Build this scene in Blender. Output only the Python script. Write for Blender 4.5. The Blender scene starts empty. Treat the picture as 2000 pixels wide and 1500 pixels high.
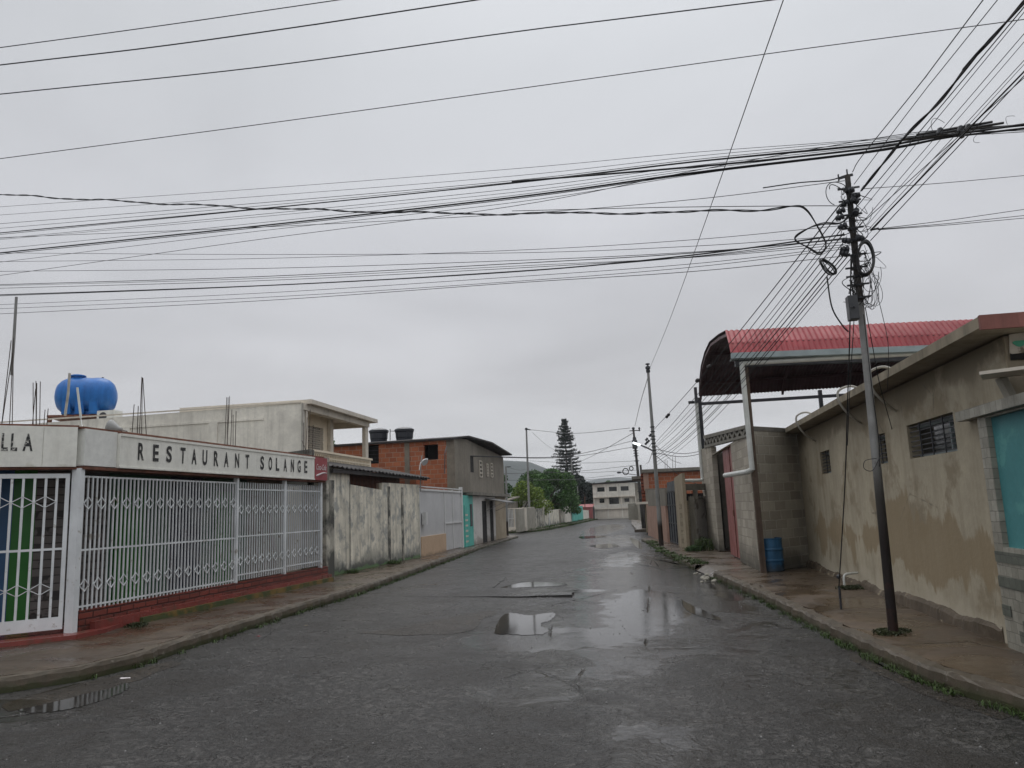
import bpy, math, random
from mathutils import Vector, Matrix
rad=math.radians; HAZE=.00035
S=bpy.context.scene; COL=S.collection
random.seed(7)
# ---------------- camera (fitted: street = +Y, eye 1.6 m) ----------------
EYE=1.6; FP=1500.0
def _fit():
    Y=Vector((270/FP,234/FP,1)).normalized(); r=rad(2.3)
    d=Vector((-math.sin(r),-math.cos(r),0)); d.z=-d.dot(Y)/Y.z
    Z=d.normalized(); X=Y.cross(Z); return X,Y,Z
AX,AY,AZ=_fit()
cam=bpy.data.cameras.new('camera'); camo=bpy.data.objects.new('camera',cam); COL.objects.link(camo)
cam.sensor_width=36; cam.lens=27.0; cam.clip_end=6000; cam.clip_start=0.05
m=Matrix(((AX.x,-AX.y,-AX.z,0),(AY.x,-AY.y,-AY.z,0),(AZ.x,-AZ.y,-AZ.z,EYE),(0,0,0,1)))
camo.matrix_world=m; S.camera=camo
S.render.resolution_x=1024; S.render.resolution_y=768
S.view_settings.view_transform='Standard'; S.view_settings.look='None'; S.view_settings.gamma=1; S.view_settings.exposure=.44
# ---------------- world: overcast ----------------
W=bpy.data.worlds.new('World'); S.world=W; W.use_nodes=True
nt=W.node_tree; nt.nodes.clear()
def wn(t,**k):
    n=nt.nodes.new(t)
    for a,b in k.items(): setattr(n,a,b)
    return n
out=wn('ShaderNodeOutputWorld'); sky=wn('ShaderNodeTexSky',sky_type='NISHITA'); sky.sun_disc=False
sky.sun_elevation=rad(58); sky.sun_rotation=rad(-20)
b1=wn('ShaderNodeBackground'); b1.inputs[1].default_value=.07; nt.links.new(sky.outputs[0],b1.inputs[0])
tc=wn('ShaderNodeTexCoord'); sp=wn('ShaderNodeSeparateXYZ'); nt.links.new(tc.outputs['Generated'],sp.inputs[0])
cr=wn('ShaderNodeValToRGB'); nt.links.new(sp.outputs[2],cr.inputs[0])
e=cr.color_ramp.elements; e[0].position=0; e[0].color=(.57,.575,.58,1); e[1].position=1; e[1].color=(1.5,1.54,1.6,1)
for p,c in ((.055,(.57,.575,.59)),(.15,(.45,.45,.465)),(.32,(.46,.465,.488)),(.52,(.485,.498,.52)),(.66,(.56,.575,.60)),(.80,(1.15,1.18,1.22))):
    q=e.new(p); q.color=(*c,1)
# cloud layer projected on a plane overhead
mx=wn('ShaderNodeMath',operation='MAXIMUM'); nt.links.new(sp.outputs[2],mx.inputs[0]); mx.inputs[1].default_value=.0
ad=wn('ShaderNodeMath',operation='ADD'); nt.links.new(mx.outputs[0],ad.inputs[0]); ad.inputs[1].default_value=.12
dv=wn('ShaderNodeVectorMath',operation='DIVIDE'); cb=wn('ShaderNodeCombineXYZ')
for i in range(3): nt.links.new(ad.outputs[0],cb.inputs[i])
nt.links.new(tc.outputs['Generated'],dv.inputs[0]); nt.links.new(cb.outputs[0],dv.inputs[1])
no=wn('ShaderNodeTexNoise'); no.inputs['Scale'].default_value=.9; no.inputs['Detail'].default_value=6; no.inputs['Roughness'].default_value=.5
no.inputs['Distortion'].default_value=.35; nt.links.new(dv.outputs[0],no.inputs['Vector'])
mr=wn('ShaderNodeMapRange'); nt.links.new(no.outputs[0],mr.inputs[0])
mr.inputs[1].default_value=.3; mr.inputs[2].default_value=.7; mr.inputs[3].default_value=.89; mr.inputs[4].default_value=1.12
vm=wn('ShaderNodeVectorMath',operation='SCALE'); nt.links.new(cr.outputs[0],vm.inputs[0]); nt.links.new(mr.outputs[0],vm.inputs['Scale'])
b2=wn('ShaderNodeBackground'); nt.links.new(vm.outputs[0],b2.inputs[0]); b2.inputs[1].default_value=.97
ms=wn('ShaderNodeMixShader'); ms.inputs[0].default_value=.96; nt.links.new(b1.outputs[0],ms.inputs[1]); nt.links.new(b2.outputs[0],ms.inputs[2])
nt.links.new(ms.outputs[0],out.inputs[0])
sl=bpy.data.lights.new('sun','SUN'); sl.energy=.5; sl.angle=rad(30); sl.color=(1,.97,.92)
so=bpy.data.objects.new('sun',sl); COL.objects.link(so)
so.rotation_euler=(rad(32),0,rad(-160))
# ---------------- projection helpers: pixel of the 2000 px photo -> point on a real plane ----------------
def ray(px,py):
    v=Vector(((px-1000)/FP,(py-750)/FP,1)); return Vector((AX.dot(v),AY.dot(v),AZ.dot(v)))
O=Vector((0,0,EYE))
def atx(px,py,x): r=ray(px,py); return O+r*(x/r.x)
def aty(px,py,y): r=ray(px,py); return O+r*(y/r.y)
def atz(px,py,z): r=ray(px,py); return O+r*((z-EYE)/r.z)
def atp(px,py,a,b,off=0):
    d=Vector((b[0]-a[0],b[1]-a[1])).normalized(); n=Vector((-d.y,d.x)); r=ray(px,py)
    t=(n.dot(Vector(a[:2]))+off)/(n.x*r.x+n.y*r.y); return O+r*t
# ---------------- mesh helpers ----------------
class MB:
    def __init__(s): s.v=[]; s.f=[]; s.sm=False
    def add(s,vs,fs):
        n=len(s.v); s.v+= [tuple(v) for v in vs]; s.f+=[tuple(i+n for i in f) for f in fs]; return s
    def quad(s,*p): return s.add(p,[tuple(range(len(p)))])
    def box(s,x0,x1,y0,y1,z0,z1):
        return s.add([(x0,y0,z0),(x1,y0,z0),(x1,y1,z0),(x0,y1,z0),(x0,y0,z1),(x1,y0,z1),(x1,y1,z1),(x0,y1,z1)],BF)
    def slab(s,pts,dv):           # polygon (any plane) thickened by vector
        dv=Vector(dv); n=len(pts); a=[Vector(p) for p in pts]; b=[p+dv for p in a]
        return s.add(a+b,[tuple(range(n)),tuple(range(2*n-1,n-1,-1))]+[(i,i+n,(i+1)%n+n,(i+1)%n) for i in range(n)])
    def prism(s,pts,z0,z1): return s.slab([(p[0],p[1],z0) for p in pts],(0,0,z1-z0))
    def bar(s,a,b,w,h=None,up=(0,0,1)):
        a=Vector(a);b=Vector(b);h=h or w;d=(b-a).normalized();u=Vector(up)
        if abs(d.dot(u))>.99:u=Vector((0,1,0))
        x=d.cross(u).normalized()*w/2;y=x.cross(d).normalized()*h/2
        return s.add([a-x-y,a+x-y,a+x+y,a-x+y,b-x-y,b+x-y,b+x+y,b-x+y],BF)
    def tube(s,pts,r,n=6,cap=True):
        pts=[Vector(p) for p in pts]; rs=r if isinstance(r,(list,tuple)) else [r]*len(pts)
        t=(pts[1]-pts[0]).normalized(); x=t.orthogonal().normalized(); base=len(s.v)
        for i,p in enumerate(pts):
            t=(pts[min(i+1,len(pts)-1)]-pts[max(i-1,0)])
            t=t.normalized() if t.length>1e-9 else Vector((0,0,1))
            x=(x-t*x.dot(t)); x=x.normalized() if x.length>1e-6 else t.orthogonal().normalized(); y=t.cross(x)
            for k in range(n):
                a=2*math.pi*k/n; s.v.append(tuple(p+(x*math.cos(a)+y*math.sin(a))*rs[i]))
        for i in range(len(pts)-1):
            for k in range(n):
                a=base+i*n+k;b=base+i*n+(k+1)%n; s.f.append((a,b,b+n,a+n))
        if cap:
            s.f.append(tuple(base+k for k in range(n-1,-1,-1))); e=base+(len(pts)-1)*n; s.f.append(tuple(e+k for k in range(n)))
        return s
    def lathe(s,c,prof,n=20,axis=(0,0,1)):
        c=Vector(c);ax=Vector(axis).normalized();x=ax.orthogonal().normalized();y=ax.cross(x);base=len(s.v)
        for r,h in prof:
            for k in range(n):
                a=2*math.pi*k/n; s.v.append(tuple(c+ax*h+(x*math.cos(a)+y*math.sin(a))*max(r,1e-4)))
        for i in range(len(prof)-1):
            for k in range(n):
                a=base+i*n+k;b=base+i*n+(k+1)%n; s.f.append((a,b,b+n,a+n))
        s.f.append(tuple(base+k for k in range(n-1,-1,-1))); e=base+(len(prof)-1)*n; s.f.append(tuple(e+k for k in range(n)))
        return s
BF=[(0,3,2,1),(4,5,6,7),(0,1,5,4),(1,2,6,5),(2,3,7,6),(3,0,4,7)]
def obj(name,mb,mat,parent=None,label=None,cat=None,group=None,kind=None,smooth=False,fix=True):
    me=bpy.data.meshes.new(name)
    off=Vector((0,0,0))
    if parent is not None:
        q=parent
        while q is not None: off+=q.location; q=q.parent
    elif mb.v and cat:
        vs=mb.v; xs=[v[0] for v in vs];ys=[v[1] for v in vs];zs=[v[2] for v in vs]
        off=Vector(((min(xs)+max(xs))/2,(min(ys)+max(ys))/2,min(zs)))
    me.from_pydata([(v[0]-off.x,v[1]-off.y,v[2]-off.z) for v in mb.v],[],mb.f); me.validate(); me.update()
    if fix:
        import bmesh
        bm=bmesh.new(); bm.from_mesh(me); bmesh.ops.recalc_face_normals(bm,faces=bm.faces); bm.to_mesh(me); bm.free()
    if smooth:
        for p in me.polygons: p.use_smooth=True
    me.materials.append(mat)
    o=bpy.data.objects.new(name,me); COL.objects.link(o)
    if parent is not None: o.parent=parent
    elif cat: o.location=off
    if label:o['label']=label
    if cat:o['category']=cat
    if group:o['group']=group
    if kind:o['kind']=kind
    return o
def thing(name,label,cat,loc,group=None):
    o=bpy.data.objects.new(name,None); COL.objects.link(o); o.location=loc; o.empty_display_size=.2
    o['label']=label;o['category']=cat
    if group:o['group']=group
    return o
def struct(name,mb,mat,kind='structure',fix=True): return obj(name,mb,mat,kind=kind,fix=fix)
class Fr:   # facade frame: u along, z up, d outward (towards the street)
    def __init__(s,p0,p1,side=1):
        s.o=Vector((p0[0],p0[1],0)); s.e=Vector((p1[0],p1[1],0)); s.u=(s.e-s.o).normalized(); s.n=Vector((s.u.y,-s.u.x,0))*side; s.L=(s.e-s.o).length; s.a=p0;s.b=p1
    def p(s,u,z,d=0): return s.o+s.u*u+s.n*d+Vector((0,0,z))
    def box(s,mb,u0,u1,z0,z1,d0,d1):
        return mb.add([s.p(u0,z0,d0),s.p(u1,z0,d0),s.p(u1,z0,d1),s.p(u0,z0,d1),s.p(u0,z1,d0),s.p(u1,z1,d0),s.p(u1,z1,d1),s.p(u0,z1,d1)],BF)
    def px(s,x,y,d=0):            # photo pixel -> (u,z) on this plane
        r=ray(x,y); t=(s.n.dot(s.o)+d)/(s.n.dot(r)); q=O+r*t; return (q-s.o).dot(s.u),q.z
    def wall(s,mb,u0,u1,z0,z1,d0,d1,holes=()):
        us=sorted(set([u0,u1]+[h for w in holes for h in w[:2]])); zs=sorted(set([z0,z1]+[h for w in holes for h in w[2:4]]))
        us=[u for u in us if u0<=u<=u1]; zs=[z for z in zs if z0<=z<=z1]
        nu=len(us)-1;nz=len(zs)-1
        def fill(i,j):
            if i<0 or j<0 or i>=nu or j>=nz: return False
            c=((us[i]+us[i+1])/2,(zs[j]+zs[j+1])/2)
            return not any(h[0]<c[0]<h[1] and h[2]<c[1]<h[3] for h in holes)
        for i in range(nu):
            for j in range(nz):
                if not fill(i,j): continue
                a,b,c,d=us[i],us[i+1],zs[j],zs[j+1]
                for dd in (d0,d1): mb.quad(s.p(a,c,dd),s.p(b,c,dd),s.p(b,d,dd),s.p(a,d,dd))
                if not fill(i-1,j): mb.quad(s.p(a,c,d0),s.p(a,d,d0),s.p(a,d,d1),s.p(a,c,d1))
                if not fill(i+1,j): mb.quad(s.p(b,c,d0),s.p(b,d,d0),s.p(b,d,d1),s.p(b,c,d1))
                if not fill(i,j-1): mb.quad(s.p(a,c,d0),s.p(b,c,d0),s.p(b,c,d1),s.p(a,c,d1))
                if not fill(i,j+1): mb.quad(s.p(a,d,d0),s.p(b,d,d0),s.p(b,d,d1),s.p(a,d,d1))
        return mb
def catmull(P,n=8):
    P=[Vector(p) for p in P]; Q=[P[0]*2-P[1]]+P+[P[-1]*2-P[-2]]; R=[]
    for i in range(1,len(Q)-2):
        a,b,c,d=Q[i-1:i+3]
        for k in range(n):
            t=k/n; R.append(.5*((2*b)+(c-a)*t+(2*a-5*b+4*c-d)*t*t+(3*b-a-3*c+d)*t**3))
    return R+[P[-1]]
# ---------------- materials ----------------
def newmat(name):
    m=bpy.data.materials.new(name); m.use_nodes=True; t=m.node_tree; t.nodes.clear()
    o=t.nodes.new('ShaderNodeOutputMaterial'); b=t.nodes.new('ShaderNodeBsdfPrincipled'); t.links.new(b.outputs[0],o.inputs[0]); return m,t,b
class N:
    def __init__(s,t): s.t=t; g=t.nodes.new('ShaderNodeNewGeometry'); s.pos=g.outputs['Position']; s.nrm=g.outputs['Normal']
    def set(s,inp,v):
        if hasattr(v,'links') or isinstance(v,bpy.types.NodeSocket): s.t.links.new(v,inp)
        else:
            if isinstance(v,(tuple,list)) and len(v)==3 and len(inp.default_value)==4: v=(*v,1)
            inp.default_value=v
    def map(s,sc=(1,1,1),loc=(0,0,0),vec=None):
        n=s.t.nodes.new('ShaderNodeMapping'); s.set(n.inputs[0],vec or s.pos); n.inputs['Scale'].default_value=sc; n.inputs['Location'].default_value=loc; return n.outputs[0]
    def noise(s,scale,det=4,ro=.55,vec=None,dist=0):
        n=s.t.nodes.new('ShaderNodeTexNoise'); s.set(n.inputs['Vector'],vec or s.pos); n.inputs['Scale'].default_value=scale; n.inputs['Detail'].default_value=det; n.inputs['Roughness'].default_value=ro; n.inputs['Distortion'].default_value=dist; return n.outputs[0]
    def vor(s,scale,feat='F1',vec=None):
        n=s.t.nodes.new('ShaderNodeTexVoronoi'); n.feature=feat; s.set(n.inputs['Vector'],vec or s.pos); n.inputs['Scale'].default_value=scale; return n.outputs
    def rng(s,v,a,b,c=0,d=1,smooth=False):
        n=s.t.nodes.new('ShaderNodeMapRange'); s.set(n.inputs[0],v)
        if smooth:n.interpolation_type='SMOOTHSTEP'
        for i,x in enumerate((a,b,c,d)): n.inputs[i+1].default_value=x
        return n.outputs[0]
    def m(s,op,a,b=0.):
        n=s.t.nodes.new('ShaderNodeMath'); n.operation=op; s.set(n.inputs[0],a); s.set(n.inputs[1],b); return n.outputs[0]
    def mix(s,f,a,b,mode='MIX'):
        n=s.t.nodes.new('ShaderNodeMix'); n.data_type='RGBA'; n.blend_type=mode; s.set(n.inputs[0],f); s.set(n.inputs[6],a); s.set(n.inputs[7],b); return n.outputs[2]
    def sep(s):
        n=s.t.nodes.new('ShaderNodeSeparateXYZ'); s.set(n.inputs[0],s.pos); return n.outputs
    def bump(s,h,st=.3,dist=.02,nrm=None):
        n=s.t.nodes.new('ShaderNodeBump'); s.set(n.inputs['Height'],h); n.inputs['Strength'].default_value=st; n.inputs['Distance'].default_value=dist
        if nrm: s.t.links.new(nrm,n.inputs['Normal'])
        return n.outputs[0]
    def comb(s,x,y,z=0.):
        n=s.t.nodes.new('ShaderNodeCombineXYZ'); s.set(n.inputs[0],x);s.set(n.inputs[1],y);s.set(n.inputs[2],z); return n.outputs[0]
def wall_mat(name,base,var=.25,scale=1.3,rough=.85,streak=None,stains=(),bump=.25,brick=None,fine=18,patch=None,band=None,cracks=None):
    """stained render: base colour, blotches, vertical streaks, stains=(colour,scale,lo,hi,zlo,zhi), brick=(dirx,diry,w,h,mortar_col,col2,msize)"""
    m,t,b=newmat(name); n=N(t)
    hgt=n.noise(fine,6,.6)
    if brick:
        dx,dy,w,h,mc,c2,ms=brick; sp=n.sep()
        u=n.m('ADD',n.m('MULTIPLY',sp[0],dx),n.m('MULTIPLY',sp[1],dy))
        wob=n.m('MULTIPLY',n.m('SUBTRACT',n.noise(6,2),.5),.025)
        u=n.m('ADD',u,wob)
        zz=n.m('ADD',sp[2],n.m('MULTIPLY',n.m('SUBTRACT',n.noise(1.1,2),.5),.03))
        k=t.nodes.new('ShaderNodeTexBrick'); n.set(k.inputs['Vector'],n.comb(u,n.m('ADD',zz,wob))); k.inputs['Scale'].default_value=1
        k.inputs['Brick Width'].default_value=w;k.inputs['Row Height'].default_value=h;k.inputs['Mortar Size'].default_value=ms;k.inputs['Mortar Smooth'].default_value=.25;k.inputs['Bias'].default_value=0
        n.set(k.inputs['Color1'],base);n.set(k.inputs['Color2'],c2);n.set(k.inputs['Mortar'],mc)
        col=k.outputs[0]; bh=n.m('SUBTRACT',1,k.outputs['Fac'])
    else: col=base; bh=None
    nz=n.noise(scale,5,.6)
    dark=tuple(c*(1-var) for c in base[:3])
    f=n.rng(nz,.3,.7,0,1)
    if brick: col=n.mix(n.m('MULTIPLY',f,var*1.6),col,tuple(c*.45 for c in base[:3]))
    else: col=n.mix(f,tuple(min(1,c*(1+var*.4)) for c in base[:3]),dark)
    col=n.mix(n.rng(n.noise(fine*.6,4,.7),.35,.75,0,.35),col,tuple(c*.55 for c in base[:3]))
    if patch:
        pc,ps,lo,hi=patch; col=n.mix(n.rng(n.noise(ps,6,.65),lo,hi,0,1),col,pc)
    if streak:
        sc,amt=streak; s1=n.noise(1,5,.65,vec=n.map((5,5,.35))); s2=n.noise(1,4,.6,vec=n.map((17,17,.8),(3,1,2)))
        ff=n.m('MULTIPLY',n.rng(s1,.45,.72,0,1),n.rng(s2,.25,.7,.3,1)); col=n.mix(n.m('MULTIPLY',ff,amt),col,sc)
    sz=n.sep()[2]
    for (c,s,lo,hi,z0,z1) in stains:
        ns=n.noise(s,6,.62,vec=n.map((1,1,.8),(s*3,2,1)))
        if z1>z0: msk=n.rng(sz,z0,z1,1,0,True)        # below z1
        else: msk=n.rng(sz,z1,z0,0,1,True)            # above
        v=n.m('ADD',ns,n.m('MULTIPLY',n.m('SUBTRACT',msk,.5),.45))
        col=n.mix(n.m('MULTIPLY',n.rng(v,lo,hi,0,1),msk),col,c)
    if band:
        bc,bs,zc,zh,th=band; nb1=n.noise(bs,6,.6,vec=n.map((1,1,.55),(4,9,2))); nb2=n.noise(1,4,.6,vec=n.map((7,7,.9),(1,5,0)))
        dz=n.m('DIVIDE',n.m('ABSOLUTE',n.m('SUBTRACT',sz,zc)),zh)
        v=n.m('ADD',n.m('ADD',nb1,n.m('MULTIPLY',n.m('SUBTRACT',nb2,.5),.15)),n.m('MULTIPLY',n.m('SUBTRACT',1,dz),.22))
        f_=n.rng(v,th,th+.03,0,1); col=n.mix(n.m('MULTIPLY',f_,n.rng(nb2,.2,.8,.75,1)),col,bc)
    if cracks:
        ed=n.vor(cracks[0],'DISTANCE_TO_EDGE',vec=n.map((1,1,.6)))[0]; ed=n.m('ADD',ed,n.m('MULTIPLY',n.m('SUBTRACT',n.noise(7,4),.5),.04))
        ck=n.m('MULTIPLY',n.rng(ed,.0,.006,1,0),n.rng(n.noise(.9,3),.50,.56)); col=n.mix(n.m('MULTIPLY',ck,cracks[1]),col,tuple(c*.3 for c in base[:3]))
    n.set(b.inputs['Base Color'],col)
    n.set(b.inputs['Roughness'],n.rng(nz,.3,.7,max(.05,rough-.12),min(1,rough+.08)))
    b.inputs['Specular IOR Level'].default_value=.3
    nb=n.bump(hgt,bump,.012)
    if bh is not None: nb=n.bump(bh,.8,.012,nb)
    t.links.new(nb,b.inputs['Normal']); return m
def simple(name,base,rough=.5,metal=0,var=.2,scale=8,bump=.1,rust=None,spec=.5):
    m,t,b=newmat(name); n=N(t)
    nz=n.noise(scale,5,.6); col=n.mix(n.rng(nz,.3,.7),tuple(min(1,c*(1+var)) for c in base),tuple(c*(1-var) for c in base))
    if rust: col=n.mix(n.rng(n.noise(rust[1],6,.7),rust[2],rust[3]),col,rust[0])
    n.set(b.inputs['Base Color'],col); n.set(b.inputs['Roughness'],n.rng(nz,.3,.7,max(.03,rough-.1),min(1,rough+.1))); b.inputs['Metallic'].default_value=metal; b.inputs['Specular IOR Level'].default_value=spec
    t.links.new(n.bump(n.noise(scale*4,4),bump,.005),b.inputs['Normal']); return m
def asphalt_mat(name,base=(.021,.0195,.018),wet=.52):
    m,t,b=newmat(name); n=N(t); sp=n.sep()
    big=n.noise(.33,4,.55,vec=n.map((1,.6,1)),dist=.6); mid=n.noise(2.0,5,.62,dist=.3); fine=n.noise(46,3,.6); grit=n.vor(70)[0]
    worm=n.noise(13,4,.7,dist=1.6); clus=n.noise(.75,5,.65,vec=n.map((1,1,1),(7,3,0)),dist=.8)
    col=n.mix(n.rng(big,.38,.62),tuple(c*.7 for c in base),tuple(c*1.25 for c in base))
    col=n.mix(n.rng(mid,.48,.66,0,.7),col,(base[0]*.62,base[1]*.56,base[2]*.48))
    col=n.mix(n.rng(grit,.0,.33,.8,0),col,tuple(min(1,c*3.4) for c in base))
    wm=n.m('MULTIPLY',n.rng(worm,.50,.60,0,1),n.rng(clus,.42,.56,.05,1))
    col=n.mix(n.m('MULTIPLY',wm,.8),col,tuple(c*3.8 for c in base))  # pale streaks put the sky's glints on wet asphalt into the colour
    col=n.mix(n.rng(clus,.5,.40,0,.6),col,(base[0]*.85,base[1]*.72,base[2]*.58))
    col=n.mix(n.rng(worm,.46,.36,0,.6),col,tuple(c*.35 for c in base))
    vn=n.vor(.42,'DISTANCE_TO_EDGE',vec=n.map((1,.45,1)))[0]
    wb=n.m('ADD',vn,n.m('MULTIPLY',n.m('SUBTRACT',n.noise(5,4),.5),.03))
    crk=n.m('MULTIPLY',n.rng(wb,.0,.008,1,0),n.rng(n.noise(.5,3),.5,.57))
    col=n.mix(n.m('MULTIPLY',crk,.55),col,(.012,.012,.012))
    n.set(b.inputs['Base Color'],col)
    def spot(cx,cy,rx,ry,am=1.6,sc=1.6,lo=.80,hi=.97):
        dx=n.m('DIVIDE',n.m('SUBTRACT',sp[0],cx),rx); dy=n.m('DIVIDE',n.m('SUBTRACT',sp[1],cy),ry)
        d=n.m('SQRT',n.m('ADD',n.m('MULTIPLY',dx,dx),n.m('MULTIPLY',dy,dy)))
        return n.rng(n.m('ADD',d,n.m('MULTIPLY',n.m('SUBTRACT',n.noise(sc,6,.68,dist=.7),.5),am)),lo,hi,1,0)
    pud=n.rng(n.m('ADD',n.m('MULTIPLY',big,.5),n.m('MULTIPLY',mid,.5)),.585-.1*(wet-.5),.67-.1*(wet-.5),0,.8)
    for q in ((-1.3,9.9,1.5,1.0),(-1.75,15.2,.95,.42,.5),(-.2,12.6,.8,3.0),(-6.3,6.3,1.6,.55,.8),(-.9,24,.7,4),(1.3,15.5,.35,3.0),(-1.8,36,1.5,8),(-3.2,55,1.5,14)):
        pud=n.m('MAXIMUM',pud,spot(*q))
    film=spot(-.2,16.5,2.1,11,2.2,1.0,.72,1.05)
    rough=n.rng(n.m('ADD',n.m('MULTIPLY',mid,.5),n.m('MULTIPLY',worm,.5)),.36,.62,.17,.55)
    rough=n.m('MULTIPLY',rough,n.rng(film,0,1,1,.18))
    rough=n.m('ADD',n.m('MULTIPLY',rough,n.m('SUBTRACT',1,pud)),n.m('MULTIPLY',pud,n.rng(clus,.35,.65,.04,.15)))
    n.set(b.inputs['Roughness'],rough)
    hh=n.m('ADD',n.m('MULTIPLY',fine,.45),n.m('ADD',n.m('MULTIPLY',grit,-.35),n.m('MULTIPLY',worm,1.5)))
    hh=n.m('MULTIPLY',hh,n.m('MULTIPLY',n.rng(pud,0,1,1,.12),n.rng(film,0,1,1,.16)))
    hh=n.m('SUBTRACT',hh,n.m('MULTIPLY',crk,1.))
    t.links.new(n.bump(hh,.9,.024),b.inputs['Normal']); b.inputs['Specular IOR Level'].default_value=.5
    b.inputs['IOR'].default_value=1.38
    return m
def pavement_mat(name,base=(.135,.098,.068)):
    m,t,b=newmat(name); n=N(t)
    big=n.noise(.8,5,.6,dist=.4); mid=n.noise(4,5,.65); fine=n.noise(40,3)
    col=n.mix(n.rng(big,.35,.65),tuple(c*1.2 for c in base),tuple(c*.6 for c in base))
    col=n.mix(n.rng(mid,.45,.7,0,.7),col,(base[0]*.7,base[1]*.72,base[2]*.78))
    ed=n.vor(.62,'DISTANCE_TO_EDGE',vec=n.map((1,.9,1)))[0]; crk=n.rng(ed,0,.012,1,0)
    crk=n.m('MULTIPLY',crk,n.rng(n.noise(1.3,3),.45,.55))
    col=n.mix(n.m('MULTIPLY',crk,.8),col,(.02,.018,.012))
    ln=n.noise(1,6,.7,vec=n.map((.7,3.2,1),(2,4,0)),dist=.4); lm=n.m('MULTIPLY',n.rng(n.m('ABSOLUTE',n.m('SUBTRACT',ln,.5)),.0,.012,1,0),n.rng(mid,.45,.55)); col=n.mix(n.m('MULTIPLY',lm,.75),col,(.022,.016,.010))
    col=n.mix(n.rng(n.noise(1.7,6,.7),.6,.72,0,.6),col,(.05,.055,.03))
    yy=n.m('ADD',n.sep()[1],n.m('MULTIPLY',n.m('SUBTRACT',mid,.5),.05)); jt=n.rng(n.m('ABSOLUTE',n.m('SUBTRACT',n.m('MODULO',yy,1.55),.775)),.0,.014,1,0); col=n.mix(n.m('MULTIPLY',jt,.8),col,(.02,.016,.01))
    n.set(b.inputs['Base Color'],col)
    n.set(b.inputs['Roughness'],n.rng(n.noise(1.1,5,.6,dist=.8),.42,.62,.5,.1))
    h=n.m('ADD',n.m('MULTIPLY',mid,1.),n.m('MULTIPLY',fine,.18)); h=n.m('SUBTRACT',h,n.m('MULTIPLY',crk,.8))
    t.links.new(n.bump(h,.4,.025),b.inputs['Normal']); return m
def leaf_mat(name,c1,c2,rough=.6):
    m,t,b=newmat(name); n=N(t); col=n.mix(n.rng(n.noise(1.4,4),.35,.65),c1,c2)
    oi=t.nodes.new('ShaderNodeNewGeometry'); col=n.mix(n.rng(oi.outputs['Random Per Island'],0,1,0,.5),col,tuple(c*.45 for c in c1))
    n.set(b.inputs['Base Color'],col); b.inputs['Roughness'].default_value=rough; b.inputs['Specular IOR Level'].default_value=.3; return m
M={}
M['asphalt']=asphalt_mat('wet_asphalt'); M['patch']=asphalt_mat('asphalt_patch',(.022,.0205,.0195),.62)
M['pave']=pavement_mat('wet_pavement',(.082,.056,.035)); M['paveg']=pavement_mat('wet_concrete_pavement',(.115,.092,.068))
M['kerb']=wall_mat('kerb_concrete',(.092,.072,.050),.4,3,.55,streak=((.035,.032,.02),.8),stains=[((.035,.045,.015),3,.42,.55,-.05,.16)],patch=((.17,.15,.12),6,.62,.68),bump=.5)
M['soil']=wall_mat('soil',(.09,.10,.05),.4,1,.9)
M['hill']=wall_mat('hill_green',(.036,.052,.046),.5,.01,.95,fine=.05,bump=0)
M['beige']=wall_mat('beige_render',(.44,.385,.285),.24,.8,.8,streak=((.165,.13,.08),.55),band=((.265,.205,.125),.62,.95,.55,.625),cracks=(.8,.6),stains=[((.45,.40,.31),1.6,.50,.66,.1,.9),((.17,.14,.095),1.2,.48,.6,2.95,2.3)],patch=((.27,.225,.155),.9,.54,.60),bump=.35)  # final height mask darkens the wall towards its top
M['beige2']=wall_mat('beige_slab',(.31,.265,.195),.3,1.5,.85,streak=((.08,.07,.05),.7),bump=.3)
M['foot']=wall_mat('old_footing',(.105,.08,.055),.4,3,.7,bump=.7,patch=((.26,.215,.15),4,.60,.64))
M['redfascia']=wall_mat('red_fascia',(.27,.11,.09),.2,2,.7,streak=((.05,.02,.02),.7))
M['block']=wall_mat('grey_block',(.50,.46,.38),.3,1.2,.85,brick=(.75,.66,.40,.195,(.56,.52,.44),(.31,.275,.22),.012),stains=[((.09,.085,.07),1.3,.42,.62,-.1,1.1)],bump=.4)
M['blocks']=wall_mat('grey_block_street',(.50,.45,.37),.3,1.2,.85,brick=(0,1,.40,.195,(.32,.285,.24),(.33,.295,.24),.011),stains=[((.08,.075,.06),1.3,.42,.62,-.1,1.2)],bump=.4)
M['brickx']=wall_mat('orange_clay_block',(.47,.155,.07),.3,1.6,.8,brick=(1,0,.33,.20,(.40,.27,.20),(.29,.085,.04),.016),bump=.3)
M['bricky']=wall_mat('orange_clay_block_street',(.40,.13,.06),.3,1.6,.8,brick=(0,1,.31,.16,(.25,.13,.085),(.27,.09,.05),.012),bump=.3)
M['redbrick']=wall_mat('red_painted_brick',(.25,.062,.045),.25,2,.45,brick=(0,1,.27,.088,(.03,.012,.010),(.15,.04,.03),.013),bump=.3,stains=[((.05,.025,.02),3,.5,.7,.1,.6)])
M['redpaint']=wall_mat('red_floor_paint',(.24,.06,.05),.3,2,.3,patch=((.12,.07,.05),2.5,.55,.66))
M['ochre']=wall_mat('ochre_moss',(.20,.13,.04),.4,3,.5,patch=((.06,.075,.03),3,.45,.55))
M['concwall']=wall_mat('old_white_render',(.84,.79,.66),.3,2.0,.8,streak=((.16,.15,.13),.85),stains=[((.15,.16,.145),.9,.47,.56,-.2,1.25),((.035,.04,.035),1.7,.50,.56,-.1,.75),((.13,.22,.10),2.1,.55,.6,.1,.40)],patch=((.40,.40,.37),3.0,.50,.63),bump=.35)
M['mold']=wall_mat('mouldy_render',(.56,.53,.45),.3,1.5,.85,streak=((.05,.05,.045),1.),patch=((.10,.10,.09),1.8,.44,.58),bump=.4)
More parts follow.
